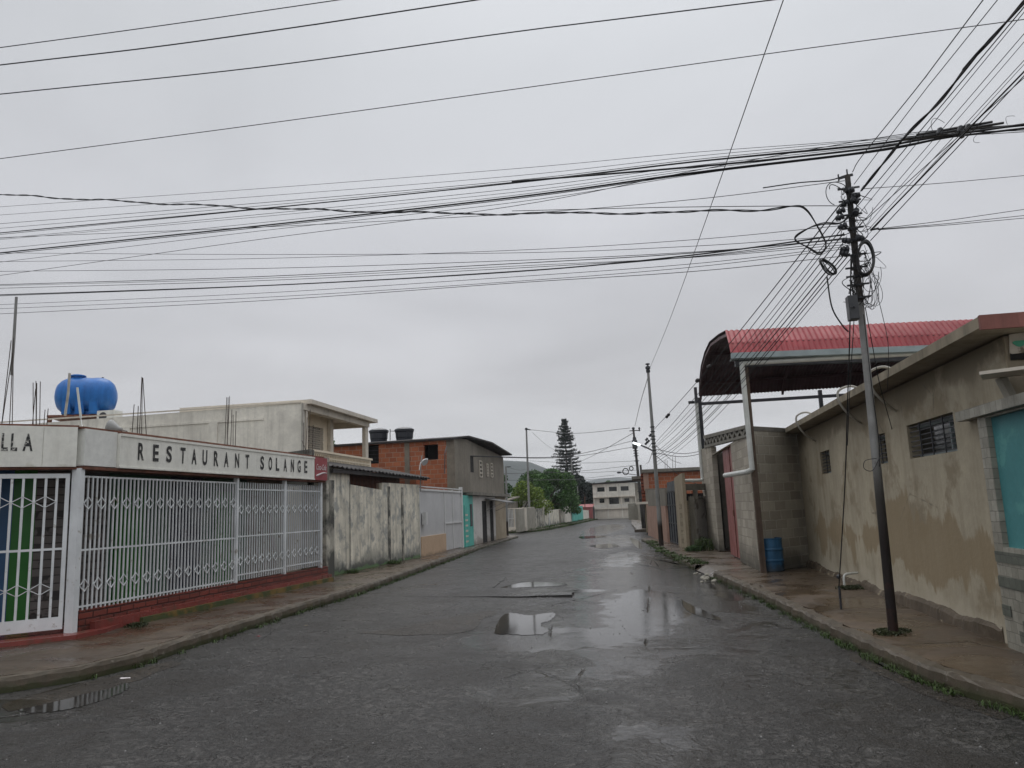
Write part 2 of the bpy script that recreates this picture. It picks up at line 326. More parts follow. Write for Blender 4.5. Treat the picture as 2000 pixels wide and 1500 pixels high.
M['whitewall']=wall_mat('dirty_white_render',(.80,.765,.68),.18,.7,.8,streak=((.36,.34,.30),.75),patch=((.60,.57,.51),1.6,.48,.66),bump=.2)
M['cream']=wall_mat('cream_render',(.80,.70,.54),.08,1,.7,streak=((.5,.42,.32),.3),bump=.1)
M['creamd']=wall_mat('cream_concrete',(.68,.62,.53),.15,1,.8,streak=((.3,.27,.23),.4),bump=.15)
M['greyrender']=wall_mat('grey_cement_render',(.25,.225,.185),.25,1.0,.85,streak=((.10,.09,.075),.6),bump=.3)
M['mortar']=wall_mat('raw_column',(.23,.20,.16),.3,3,.9,bump=.5)
M['white2']=wall_mat('peeling_white',(.62,.60,.57),.12,1.5,.7,patch=((.30,.27,.24),2.4,.58,.64),stains=[((.28,.25,.22),2,.5,.6,.1,.7)])
M['turq']=wall_mat('turquoise_paint',(.10,.47,.40),.12,1.5,.55,patch=((.06,.30,.27),3,.58,.68))
M['turqwall']=wall_mat('turquoise_wall',(.075,.26,.27),.12,1.5,.6,patch=((.10,.30,.29),2.2,.55,.62),stains=[((.04,.15,.17),1.5,.5,.75,2.3,2.0)],bump=.15)  # height mask turns the panel darker towards its upper edge
M['tile']=wall_mat('small_stone_tile',(.30,.285,.235),.35,4,.5,brick=(0,1,.12,.10,(.20,.19,.16),(.42,.40,.34),.004),bump=.2)
M['tiled']=wall_mat('dark_stone_tile',(.13,.14,.115),.3,4,.5,brick=(0,1,.12,.10,(.09,.09,.08),(.16,.17,.14),.004),bump=.2)
M['patchwhite']=wall_mat('whitewashed_patch',(.52,.48,.42),.2,3,.8,patch=((.2,.17,.13),2.6,.57,.6))
M['greenpaint']=wall_mat('green_paint',(.10,.42,.28),.1,3,.7)
M['peach']=wall_mat('peach_paint',(.56,.40,.27),.1,1.5,.7,stains=[((.3,.22,.15),2,.5,.7,.1,.4)],bump=.1)
M['salmon']=wall_mat('salmon_paint',(.40,.25,.19),.2,1.5,.8,streak=((.2,.13,.1),.5),bump=.1)
M['tan']=wall_mat('tan_pillar',(.36,.30,.215),.2,1.5,.8,streak=((.18,.15,.1),.5))
M['concrete']=wall_mat('weathered_concrete',(.22,.205,.175),.3,2,.85,streak=((.08,.075,.06),.6),bump=.4)
M['conclight']=wall_mat('pale_concrete',(.34,.32,.27),.2,2,.85,streak=((.15,.14,.11),.5),bump=.3)
M['pole']=wall_mat('pole_concrete',(.28,.275,.265),.3,3,.7,streak=((.09,.09,.085),.8),stains=[((.05,.045,.04),6,.48,.56,1.5,2.3),((.018,.013,.012),4,.20,.32,1.0,1.75),((.03,.015,.012),7,.70,.74,.2,2.0)],bump=.3)
M['poletop']=wall_mat('dark_pole_head',(.07,.062,.055),.5,9,.8,bump=.5)
M['poleplain']=wall_mat('grey_pole',(.26,.26,.25),.2,3,.7,stains=[((.03,.022,.018),2,.3,.5,.8,1.1)])
M['poledark']=wall_mat('dark_pole',(.085,.08,.075),.3,3,.7,stains=[((.02,.018,.015),2,.3,.5,.5,1.3)])
M['signface']=wall_mat('sign_panel',(.82,.81,.74),.07,1.2,.45,streak=((.42,.40,.34),.35),stains=[((.40,.36,.27),3,.55,.7,2.3,2.6)],bump=.03)
M['signface2']=wall_mat('sign_panel_repainted',(.76,.76,.72),.08,4,.5,bump=.03)
M['rust']=simple('rusty_steel',(.13,.05,.03),.8,0,.4,9,.4)
M['rebar']=simple('rebar',(.045,.030,.024),.8,0,.3,20,.2)
M['letter']=simple('worn_black_letter',(.018,.018,.018),.5,0,.2,8,.05,rust=((.42,.41,.37),22,.60,.63))
M['letterl']=simple('very_worn_letter',(.02,.02,.02),.5,0,.2,8,.05,rust=((.45,.44,.4),30,.54,.58))
M['whitepaint']=simple('white_gloss_paint',(.66,.68,.69),.4,0,.14,2.2,.08,rust=((.36,.33,.29),6,.60,.68))
M['whitegate']=simple('white_gate_paint',(.60,.60,.59),.45,0,.08,2,.05,rust=((.40,.40,.39),3,.62,.72))
M['meshgrey']=simple('pale_grey_sheet',(.50,.50,.50),.5,0,.06,1.5,.03)
M['pvc']=simple('pvc_pipe',(.55,.56,.53),.35,0,.12,4,.03)
M['pvcd']=simple('pvc_stained',(.36,.34,.30),.5,0,.25,4,.03)
M['black']=simple('black_rubber',(.008,.008,.009),.45,0,.2,20,.05)
M['cable']=simple('cable_sheath',(.006,.006,.007),.7,0,.2,20,0)
M['cableg']=simple('weathered_wire',(.05,.05,.052),.5,0,.2,20,0)
M['bluetank']=wall_mat('blue_tank_plastic',(.016,.145,.46),.18,2,.42,streak=((.006,.045,.17),.8),patch=((.03,.16,.42),2.2,.55,.7),bump=.03)
M['blacktank']=simple('black_tank_plastic',(.017,.02,.028),.4,0,.2,3,.03)
M['bluedrum']=wall_mat('blue_drum_paint',(.03,.12,.24),.25,4,.45,streak=((.02,.035,.05),.8),stains=[((.025,.035,.045),5,.45,.6,.1,.5)],patch=((.10,.07,.05),7,.66,.69),bump=.1)
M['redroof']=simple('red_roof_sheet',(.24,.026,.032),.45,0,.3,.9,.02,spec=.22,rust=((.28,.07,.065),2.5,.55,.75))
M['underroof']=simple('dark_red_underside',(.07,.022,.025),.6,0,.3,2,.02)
M['gutter']=simple('galvanised',(.28,.33,.34),.4,.3,.12,3,.03)
M['darksteel']=simple('dark_steel',(.030,.032,.038),.5,0,.3,6,.05)
M['greybox']=simple('grey_box',(.05,.052,.057),.5,0,.15,6,.05)
M['glass']=simple('dark_glass',(.015,.017,.019),.08,0,.3,3,0)
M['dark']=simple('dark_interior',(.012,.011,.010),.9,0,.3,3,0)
M['lamp']=simple('lamp_housing',(.28,.28,.27),.4,0,.1,6,.03)
M['pink']=simple('pink_gate_paint',(.27,.09,.083),.5,0,.15,3,.05,rust=((.14,.07,.06),6,.64,.7))
M['gatedark']=simple('slate_gate',(.055,.062,.07),.5,0,.25,3,.1)
M['green']=simple('green_paint_gloss',(.02,.17,.018),.4,0,.1,2,.02)
M['greenl']=simple('pale_green_wall',(.05,.12,.075),.6,0,.1,2,.02)
M['bluepaint']=simple('blue_panel',(.03,.10,.22),.5,0,.1,2,.02)
M['shutter']=wall_mat('grey_shutter',(.17,.155,.145),.06,2,.6,brick=(0.001,0,50,.115,(.05,.045,.043),(.175,.16,.15),.008),bump=.05)
M['navy']=simple('navy_interior',(.02,.026,.05),.7,0,.2,2,.02)
M['redsign']=simple('red_sign_face',(.27,.022,.03),.4,0,.12,3,.02)
M['signwhite']=simple('white_lettering',(.6,.55,.55),.5,0,.1,3,.02)
M['tin']=simple('old_tin_sheet',(.028,.024,.024),.75,0,.4,4,.2,rust=((.09,.05,.04),4,.6,.7))
M['tingrey']=simple('grey_tin_sheet',(.20,.20,.195),.6,.2,.25,3,.1,rust=((.10,.08,.06),4,.6,.7))
M['wood']=simple('crate_wood',(.40,.33,.22),.8,0,.2,6,.2)
M['bark']=wall_mat('bark',(.075,.06,.045),.3,4,.9,bump=.6)
M['leafgreen']=leaf_mat('tree_leaves',(.035,.095,.022),(.075,.16,.03))
M['leafyellow']=leaf_mat('yellow_leaves',(.16,.22,.02),(.10,.17,.02))
M['leafdark']=leaf_mat('conifer_needles',(.006,.014,.010),(.012,.026,.014))
M['grass']=leaf_mat('grass_blades',(.055,.095,.018),(.045,.075,.02))
M['grassdark']=leaf_mat('weed_leaves',(.04,.09,.025),(.06,.12,.03))
M['moss']=leaf_mat('mossy_weeds',(.035,.042,.016),(.05,.06,.02))
M['lit']=None
mm,t_,b_=newmat('lit_tube'); b_.inputs['Base Color'].default_value=(1,1,1,1); b_.inputs['Emission Color'].default_value=(.9,.97,1,1); b_.inputs['Emission Strength'].default_value=2.5; M['lit']=mm
# ================= GROUND =================
g=MB(); g.add([(-3000,-200,-.03),(3000,-200,-.03),(3000,3200,-.03),(-3000,3200,-.03)],[(0,1,2,3)]); struct('ground',g,M['soil'])
g=MB(); g.add([(-60,-40,0),(60,-40,0),(60,180,0),(-60,180,0)],[(0,1,2,3)]); struct('road',g,M['asphalt'])
def ragged(poly,amp,n=14):
    r=[]
    for i,p in enumerate(poly):
        q=poly[(i+1)%len(poly)]; L=math.hypot(q[0]-p[0],q[1]-p[1]); k=max(1,int(L*5))
        for j in range(k):
            t=j/k; r.append((p[0]+(q[0]-p[0])*t+random.uniform(-amp,amp),p[1]+(q[1]-p[1])*t+random.uniform(-amp,amp)))
    return r
def P2(*pts): return [tuple(atz(x,y,0)[:2]) for x,y in pts]
def wedge(name,px,amp,zf,mat):
    pts=ragged(P2(*px),amp); n=len(pts); cx=sum(p[0] for p in pts)/n; cy=sum(p[1] for p in pts)/n; mb=MB()
    mb.v+=[(p[0],p[1],-.01) for p in pts]+[(p[0],p[1],max(.003,zf(p)+random.uniform(-.003,.003))) for p in pts]
    mb.v+=[(cx+(p[0]-cx)*.8,cy+(p[1]-cy)*.8,max(.003,zf(p))+.004) for p in pts]+[(cx,cy,max(.003,zf((cx,cy)))+.004)]
    for k in range(n): q=(k+1)%n; mb.f+=[(k,q,q+n,k+n),(k+n,q+n,q+2*n,k+2*n),(k+2*n,q+2*n,3*n)]
    return struct(name,mb,M[mat])
xl_,xr_=P2((840,1163))[0][0],P2((1120,1163))[0][0]
wedge('road_patch',((790,1165),(900,1166),(1010,1167),(1118,1165),(1122,1157),(1060,1151),(960,1150),(990,1128),(900,1132),(780,1146)),.03,lambda p:.035*max(0,min(1,(p[0]-xl_)/(xr_-xl_))),'patch')
M['mud_or_reflection']=asphalt_mat('wet_mud_or_reflection',(.017,.0125,.008),.4)
wedge('mud_or_reflection_patch',((700,1236),(760,1230),(850,1212),(905,1200),(962,1193),(968,1202),(935,1212),(928,1232),(870,1240),(790,1241)),.05,lambda p:.003,'mud_or_reflection')  # dark shape paints the tree's reflection onto the wet road
wedge('mud_or_reflection_patch',((1225,1080),(1275,1078),(1330,1100),(1345,1108),(1290,1112),(1240,1098)),.07,lambda p:.003,'mud_or_reflection')
wedge('mud_or_reflection_patch',((0,1375),(120,1345),(240,1318),(330,1292),(360,1296),(250,1335),(120,1368),(10,1392)),.04,lambda p:.003,'mud_or_reflection')
wedge('mud_or_reflection_patch',((1655,1262),(1720,1300),(1800,1335),(1900,1372),(1990,1400),(1960,1408),(1850,1372),(1740,1330),(1650,1280)),.04,lambda p:.003,'mud_or_reflection')
wm_,t_,b_=newmat('water'); n_w=N(t_); b_.inputs['Base Color'].default_value=(.022,.02,.017,1); b_.inputs['Roughness'].default_value=.07; b_.inputs['IOR'].default_value=1.45
t_.links.new(n_w.bump(n_w.noise(9,3,.5),.05,.004),b_.inputs['Normal']); M['water']=wm_
def puddle(px,amp,z=.0045):
    c=P2(*px); pts=[(p.x,p.y) for p in catmull([(q[0]+random.uniform(-amp,amp),q[1]+random.uniform(-amp,amp)*1.5,0) for q in c]+[(c[0][0],c[0][1],0)],5)[:-1]]
    q2=[]
    for i_ in range(len(pts)):
        a_,b2_=pts[i_],pts[(i_+1)%len(pts)]
        for k_ in range(3): q2.append((a_[0]+(b2_[0]-a_[0])*k_/3+random.uniform(-amp,amp)*.3,a_[1]+(b2_[1]-a_[1])*k_/3+random.uniform(-amp,amp)*.8))
    pts=q2
    g=MB(); g.slab([(x,y,z) for x,y in pts],(0,0,-.004)); struct('puddle',g,M['water'])
puddle(((975,1149),(1040,1147),(1098,1144),(1102,1139),(1040,1137),(1005,1141)),.02)
puddle(((965,1238),(972,1212),(990,1198),(1040,1203),(1085,1197),(1078,1212),(1062,1218),(1066,1238)),.05)
puddle(((1150,1066),(1195,1062),(1210,1067),(1170,1071)),.12)
puddle(((1130,1048),(1180,1046),(1185,1049),(1140,1052)),.12)
puddle(((1230,1050),(1246,1056),(1256,1072),(1240,1068),(1232,1058)),.05)
puddle(((30,1368),(110,1346),(200,1332),(262,1334),(215,1362),(130,1384),(40,1392)),.05)
puddle(((1330,1170),(1352,1182),(1390,1198),(1408,1212),(1370,1204),(1338,1188)),.03)
# kerbs and pavements
def kerbline(pts,h=.15,w=.15,inner=1,mat='kerb',name='kerb'):
    P=[]
    for i in range(len(pts)-1):
        a,b=Vector(pts[i]),Vector(pts[i+1]); k=max(1,int((b-a).length/.14))
        for j in range(k): P.append(a+(b-a)*(j/k))
    P.append(Vector(pts[-1])); mb=MB(); prof=[(0,-.02),(0.0,h*.4),(.012,h*.8),(.035,h),(w,h+.003),(w,-.02)]; n=len(prof)
    for i,p in enumerate(P):
        d=(P[min(i+1,len(P)-1)]-P[max(0,i-1)]).normalized(); nn=Vector((d.y,-d.x))*-inner
        jx=random.uniform(-.014,.014)-(.03 if i%11==4 else 0)
        for (o,z) in prof: mb.v.append((p.x+nn.x*(o+jx),p.y+nn.y*(o+jx),z+(random.uniform(-.014,.004) if z>0 else 0)))
    for i in range(len(P)-1):
        for k in range(n-1): a=i*n+k; mb.f.append((a,a+1,a+1+n,a+n))
    return struct(name,mb,M[mat])
LK=[(-16,5.0),(-10,5.6),(-7.6,6.25),(-6.6,6.85),(-6.0,7.5),(-5.85,8.2),(-5.93,9.5),(-6.0,13),(-6.0,15.5),(-6.3,20),(-6.75,26.5),(-7.0,30.5)]
LK2=[(-7.0,30.5),(-7.15,32),(-7.22,33.6),(-7.5,43.8),(-7.8,45),(-8.6,45.6)]
kerbline(LK,inner=1); kerbline(LK2,inner=1,h=.11)
def inset(pts,d,inner): 
    r=[]
    for i,p in enumerate(pts):
        a=Vector(pts[max(0,i-1)]);b=Vector(pts[min(len(pts)-1,i+1)]);t=(b-a).normalized();n=Vector((t.y,-t.x))*-inner; r.append((p[0]+n.x*d,p[1]+n.y*d))
    return r
pl=inset(LK,.15,1)+[(-7.05,30.5),(-12,30.5),(-12,14),(-16,8)]
g=MB(); g.prism(pl,-.02,.146); struct('pavement',g,M['pave'])
g=MB(); g.prism(inset(LK2,.15,1)+[(-12,45.6),(-12,30.51),(-7.2,30.51)],-.02,.106); struct('pavement',g,M['paveg'])
RK=[(9,4.6),(5,4.85),(3.4,5.3),(2.62,6.1),(2.40,6.7),(2.22,7.3),(2.0,9.0),(1.70,12.6),(1.2,17.1)]
RK2=[(0.95,19.3),(0.84,20.1),(.36,24.4),(-.1,31),(-.5,35)]
kerbline(RK,inner=-1 if False else 1*-1); kerbline(RK2,inner=-1,h=.12)
RI=inset(RK,.15,-1)
g=MB(); g.prism(RI+[(6,17.1),(9,12)],-.02,.146); struct('pavement',g,M['pave'])
g=MB(); g.add([(1.2,17.11,.01),(1.35,17.11,.13),(3.5,17.11,.13),(3.0,19.3,.12),(1.2,19.3,.11),(.95,19.3,.01),(1.2,17.11,-.02),(3.5,17.11,-.02),(3.0,19.3,-.02),(.95,19.3,-.02)],[(0,1,4,5),(1,2,3,4),(6,7,2,1,0),(5,4,3,8,9)]); struct('ramp',g,M['paveg'])
g=MB(); g.prism(inset(RK2,.15,-1)+[(2.5,35),(3,19.31),(1.2,19.31)],-.02,.115); struct('pavement',g,M['pave'])
g=MB(); g.prism([(-1.0,46),(-.9,47.2),(-1.5,60),(-2.2,90),(6,90),(6,46)],-.02,.16); struct('pavement',g,M['paveg'])
LK3=[(-14,51.8),(-9.5,52.2),(-8.0,54),(-7.6,58),(-7.1,72),(-6.8,84),(-6.6,94)]
kerbline(LK3,inner=1,h=.14); g=MB(); g.prism(inset(LK3,.15,1)+[(-14,94)],-.02,.135); struct('pavement',g,M['paveg'])
# ================= LEFT: RESTAURANT =================
C0=(-7.80,9.50); FL=Fr((-7.76,9.5),(-7.43,17.27)); CH=Fr((-7.80,9.50),(-9.8,7.55),-1)
assert FL.n.x>0
R=thing('restaurant','white corner restaurant with long lettered sign band over white barred fence','building',(-9.5,12.5,.15))
L=FL.L
def cpt(u,z,d): return CH.p(u,z,d)
# roof slab, floor
back=[(-9.8,7.55),(-16,7.0),(-16,17.6),(-7.5,17.6)]
g=MB(); g.prism([tuple(CH.p(0,0,-.15)[:2])]+[tuple(CH.p(2.75,0,-.15)[:2]),(-16,7.0),(-16,17.6),tuple(FL.p(L+.3,0,-.15)[:2])],2.47,2.90); obj('roof',g,M['concrete'],R)
g=MB(); g.prism([tuple(CH.p(-.05,0,.32)[:2]),tuple(CH.p(2.75,0,.32)[:2]),(-16,6.6),(-16,17.5),tuple(FL.p(L,0,.06)[:2]),tuple(FL.p(.9,0,.07)[:2]),tuple(FL.p(.35,0,.25)[:2])],.10,.2); obj('floor',g,M['redpaint'],R)
# plinth
g=MB(); FL.box(g,.10,L-.12,.15,.47,-.16,.02); obj('plinth',g,M['redbrick'],R)
g=MB(); FL.box(g,.3,L-.12,.12,.30,.022,.11); obj('plinth_step',g,M['redpaint'],R)
g=MB(); FL.box(g,1.2,L-.12,.12,.23,.112,.17); obj('plinth_base',g,M['ochre'],R)
# inner walls seen between the bars
g=MB(); FL.box(g,.6,2.0,.2,2.46,-1.25,-1.2); obj('shutter',g,M['shutter'],R)
g=MB(); FL.box(g,2.0,3.6,.2,2.46,-1.3,-1.2); obj('inner_wall',g,M['greenl'],R)
g=MB(); FL.box(g,3.6,4.6,.2,2.46,-1.3,-1.22); obj('inner_wall',g,M['navy'],R)
g=MB(); FL.box(g,4.6,6.2,.2,2.46,-1.3,-1.2); obj('inner_wall',g,M['greenl'],R)
g=MB(); FL.box(g,6.2,L+.2,.2,2.46,-1.3,-1.2); obj('inner_wall',g,M['greyrender'],R)
for a,b in ((2.15,2.9),(5.0,5.7)):
    g=MB(); FL.box(g,a,b,.2,2.2,-1.198,-1.16); obj('door',g,M['green'],R)
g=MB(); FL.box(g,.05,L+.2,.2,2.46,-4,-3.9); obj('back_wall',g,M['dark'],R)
g=MB(); CH.box(g,.0,.42,.2,2.46,-.98,-.93); obj('shutter',g,M['shutter'],R)
g=MB(); CH.box(g,.42,.70,.2,2.46,-.99,-.93); obj('door',g,M['green'],R)
g=MB(); CH.box(g,.70,1.6,.2,2.46,-.99,-.92); obj('panel',g,M['bluepaint'],R)
g=MB(); CH.box(g,1.6,2.75,.2,2.46,-.99,-.92); obj('wall',g,M['cream'],R)
g=MB(); FL.box(g,L-.10,L+.32,.15,2.46,-.2,-.03); obj('wall',g,M['mold'],R)
g=MB(); g.box(-15.9,-15.7,7,17.6,.15,2.46); g.box(-15.7,-8.8,17.4,17.6,.15,2.46); obj('wall',g,M['whitewall'],R)
# corner post
g=MB(); FL.box(g,-.035,.055,.2,2.40,-.09,.04); obj('post',g,M['whitepaint'],R)
# fence panels
def grille(fr,u0,u1,z0,z1,sp,parent,rows,rails,w=.017,dep=.020,every=3,diam=True,dw=None,dh=.085):
    mb=MB(); n=int(round((u1-u0)/sp)); s=(u1-u0)/n
    for i in range(n+1):
        u=u0+i*s; fr.box(mb,u-w/2,u+w/2,z0,z1,-dep,0)
    for z in rails: fr.box(mb,u0,u1,z-.013,z+.013,-dep+.006,-.006)
    if diam:
        for z in rows:
            i=1
            while i<n:
                u=u0+i*s; q=[fr.p(u,z+dh,.004),fr.p(u+s,z,.004),fr.p(u,z-dh,.004),fr.p(u-s,z,.004)]
                for a in range(4): mb.bar(q[a],q[(a+1)%4],.012,.012,up=tuple(fr.n))
                i+=every
    return obj('grille_panel',mb,M['whitepaint'],parent)
us=[FL.px(x,y)[0] for x,y in ((160,1150),(461,1100),(556,1080),(627,1060))]
grille(FL,.10,us[1]-.05,.44,2.30,.085,R,(.80,1.92),(.52,1.28,2.29))
grille(FL,us[1]+.04,us[2]-.04,.50,2.31,.085,R,(.85,1.80),(.60,1.30,2.18))
grille(FL,us[2]+.04,us[3]-.04,.52,2.31,.085,R,(.87,1.80),(.62,1.30,2.18))
for u in us[1:]:
    g=MB(); FL.box(g,u-.03,u+.03,.45,2.42,-.06,.02); obj('post',g,M['whitepaint'],R)
gt=MB(); CH.box(gt,.08,2.7,.26,.42,-.05,0); CH.box(gt,.08,2.7,2.27,2.33,-.05,0); CH.box(gt,.08,.13,.42,2.27,-.05,0)
G_=obj('gate',gt,M['whitepaint'],R)
mb=MB(); u=.23; i=0
while u<2.7:
    CH.box(mb,u-.015,u+.015,.42,2.27,-.04,-.005)
    if i%2==1:
        for z in (.80,1.95):
            q=[CH.p(u,z+.075,0),CH.p(u+.13,z,0),CH.p(u,z-.075,0),CH.p(u-.13,z,0)]
            for a in range(4): mb.bar(q[a],q[(a+1)%4],.009,.009,up=tuple(CH.n))
    u+=.13; i+=1
CH.box(mb,.1,2.7,1.30,1.33,-.038,-.008); obj('gate_bars',mb,M['whitepaint'],G_)
# sign band
SF=Fr(tuple(FL.p(0,0,.06)[:2]),tuple(FL.p(L,0,.06)[:2])); SC=Fr(tuple(CH.p(0,0,.06)[:2]),tuple(CH.p(2.8,0,.06)[:2]),-1)
u1=SF.px(231,880)[0]; u2=SF.px(612,915)[0]; u3=SF.px(636,915)[0]
g=MB(); SF.box(g,.03,u1-.006,2.44,2.955,-.2,-.02); SA=obj('sign_panel',g,M['signface2'],R)
g=MB(); SF.box(g,u1,u2,2.43,2.94,-.2,.03); 
SF.box(g,u1,u2,2.90,2.94,.03,.045); SF.box(g,u1,u2,2.43,2.455,.03,.045); SB=obj('sign_board',g,M['signface'],R)
g=MB(); SF.box(g,u2,u3,2.43,2.94,-.2,.04); SR=obj('red_sign_panel',g,M['redsign'],R)
g=MB(); SC.box(g,.02,.42,2.42,2.97,-.2,0); SC.box(g,.42,.428,2.42,2.97,-.2,-.01); SC.box(g,.428,2.8,2.42,2.97,-.2,0.003); SD=obj('sign_board',g,M['signface'],R)
g=MB(); SF.box(g,0,u3,2.955,2.985,-.16,-.04); SC.box(g,0,2.8,2.972,3.0,-.16,-.05)
SC.box(g,0,2.8,2.385,2.418,-.18,-.02); SF.box(g,0,u3,2.385,2.428,-.18,.0); obj('rusty_edging',g,M['rust'],R)
def textmesh(body,h,w,fr,u,z,d,flip=1,shear=0,bold=.012,depth=.004,mirror=False):
    cu=bpy.data.curves.new('tx','FONT'); cu.body=body; cu.align_x='CENTER'; cu.offset=bold; cu.shear=shear; cu.extrude=0
    o=bpy.data.objects.new('tx',cu); COL.objects.link(o); bpy.context.view_layer.update()
    me=bpy.data.meshes.new_from_object(o.evaluated_get(bpy.context.evaluated_depsgraph_get()))
    vs=[v.co.copy() for v in me.vertices]; fs=[tuple(p.vertices) for p in me.polygons]
    bpy.data.objects.remove(o); bpy.data.curves.remove(cu)
    x0=min(v.x for v in vs);x1=max(v.x for v in vs);y0=min(v.y for v in vs);y1=max(v.y for v in vs)
    mb=MB(); sg=-1 if mirror else 1
    mb.add([fr.p(u+sg*((v.x-(x0+x1)/2)/(x1-x0)*w),z+((v.y-y0)/(y1-y0))*h,d) for v in vs],fs); return mb
lets=[(275,'R'),(304,'E'),(330,'S'),(357,'T'),(379,'A'),(400,'U'),(422,'R'),(442,'A'),(463,'N'),(483,'T'),(512,'S'),(528,'O'),(542,'L'),(557,'A'),(571,'N'),(584,'G'),(597,'E')]
for x,c in lets:
    uu=SF.px(x,885,.03)[0]; obj('letter',textmesh(c,.265,.135 if c!='T' else .13,SF,uu,2.565,.036,bold=.03),M['letter'],SB)
for uu,c in ((.60,'A'),(.755,'L'),(.86,'L'),(.985,'O')):
    obj('letter',textmesh(c,.235,.115 if c!='L' else .075,SC,uu,2.63,.006,bold=.03,mirror=True),M['letterl'],SD)
uu=(u2+u3)/2
obj('lettering',textmesh('Coca-Cola',.13,(u3-u2)*.8,SF,uu,2.66,.045,shear=.35,bold=.01),M['signwhite'],SR)
g=MB(); g.tube(catmull([SF.p(u2+.05,2.52,.046),SF.p(uu-.1,2.56,.046),SF.p(uu+.1,2.60,.046),SF.p(u3-.05,2.60,.046)]),[.006,.012,.02,.02,.02,.02,.02,.02,.02,.02,.02,.02]+[.018]*8+[.01]*5,5); obj('ribbon',g,M['signwhite'],SR)
# spotlight on sign, rebars
fl=atp(214,820,FL.a,FL.b,.05)
q=FL.p(FL.px(217,835)[0]+.28,2.93,-.12)
F=thing('floodlight','grey bell floodlight mounted on top of the restaurant sign corner','floodlight',q)
g=MB(); g.lathe(q+Vector((0.02,0,.10)),[(.025,-.05),(.04,.0),(.075,.06),(.11,.13),(.115,.15),(.02,.155)],16,axis=(-.85,-.15,.25)); obj('housing',g,M['lamp'],F,smooth=True)
g=MB(); g.tube([q+Vector((.1,.12,0)),q+Vector((.08,.1,.08)),q+Vector((.02,0,.1))],.012,6); g.lathe(q+Vector((.1,.12,0)),[(.04,0),(.04,.05)],8); obj('bracket',g,M['lamp'],F)
def rebars(label,base,tops,lean=None,r=.0065,zb=2.9,d=-.35,fr=None,pipe=None):
    fr=fr or FL; mb=MB(); lo=None
    for (x0,x1,y1) in base:
        a=atp(x0,tops,fr.a,fr.b,d*(-1 if fr is CH else 1)); b=atp(x1,y1,fr.a,fr.b,d*(-1 if fr is CH else 1))
        a.z=zb; j=Vector((random.uniform(-.04,.04),random.uniform(-.06,.06),0)); mb.tube([a+j,b+j*.3],r,5)
    return obj('rebar_cluster',mb,M['rebar'],label=label,cat='rebar')
def rebar_at(label,y,bars,ybase,zb,r=.0065,group='bare rebars rising from unfinished roofs'):
    mb=MB()
    for (x0,x1,y1) in bars:
        a=aty(x0,ybase,y); b=aty(x1,y1,y); dz=(a.z-zb); dirv=(a-b)/(a.z-b.z) if abs(a.z-b.z)>1e-6 else Vector((0,0,1)); a=a-dirv*dz
        j=Vector((0,random.uniform(-.09,.09),0)); mb.tube([a+j,b+j*.2],r,5)
    return obj('rebar_cluster',mb,M['rebar'],label=label,cat='rebar',group=group)
rebar_at('tall rebars leaning together at far left roof edge above the sign lettering',10.2,[(5,22,665),(11,26,690),(16,25,660),(25,28,660)],825,2.9)
rebar_at('six straight rebars sprouting from roof left of the blue tank',10.6,[(59,63,747),(66,69,744),(68,71,748),(69,71,760),(75,78,745)],828,2.9)
rebar_at('two short thin rebars close to the left side of the blue tank',11.2,[(86,88,800),(92,94,798)],826,2.9)
rebar_at('rebars tied into a pointed tip above the word on the sign',11.2,[(262,263,790),(268,270,793),(273,277,737),(277,278,737),(281,278,738)],845,2.9)
rebar_at('rebar bunch in front of the long whitish upper wall, middle of the roof',13.6,[(440,443,776),(446,446,776),(446,449,774),(451,453,800),(454,455,810),(459,461,803)],868,2.9)
rebar_at('rebars beside the mouldy parapet below the white balcony house corner',16.2,[(590,593,825),(597,600,815),(602,606,800),(607,611,830),(604,590,860)],892,2.9)
g=MB(); a=aty(27,665,10.2);b=aty(32,580,10.2); g.tube([a-Vector((0,0,.55)),a,b],[.018,.022,.02],8); obj('vent_pipe',g,M['poleplain'],label='tall thin grey pipe standing on the roof at the far left',cat='pipe')
g=MB(); g.tube([aty(158,817,13.5),aty(151,757,13.5)],.022,8); g.tube([aty(158,817,13.5),aty(160,830,13.4),aty(162,835,13.2)],.008,6); obj('vent_pipe',g,M['pvc'],label='short leaning white pipe in front of the blue tank',cat='pipe')
g=MB(); g.tube([aty(127,812,19.7),aty(133,770,19.7),aty(136,729,19.7)],.035,8); obj('vent_pipe',g,M['pvcd'],label='upright white pipe at the left end of the blue tank',cat='pipe')
# ================= WHITE BALCONY HOUSE =================
H=thing('balcony_house','two storey whitish house with long blank side wall and roofed cream balcony','house',(-12,22,.15))
g=MB(); PW=Fr((-9.05,19.5),(-24,19.5)); PW.n=Vector((0,-1,0))
zt=lambda x: 4.72 if x>-14 else 4.6
g.slab([(-9.2,19.5,.15),(-24,19.5,.15),(-24,19.5,4.55),(-9.2,19.5,4.70)],(0,.2,0)); obj('side_wall',g,M['whitewall'],H)
g=MB(); 
for x in (-11.8,-14.5,-17.5): g.box(x-.13,x+.13,19.47,19.5,3.0,4.34)
g.box(-24,-10.3,19.475,19.5,4.30,4.36); obj('frame_ribs',g,M['whitewall'],H)
g=MB(); g.box(-24,-13.01,19.7,25,4.5,4.62); obj('roof',g,M['creamd'],H)
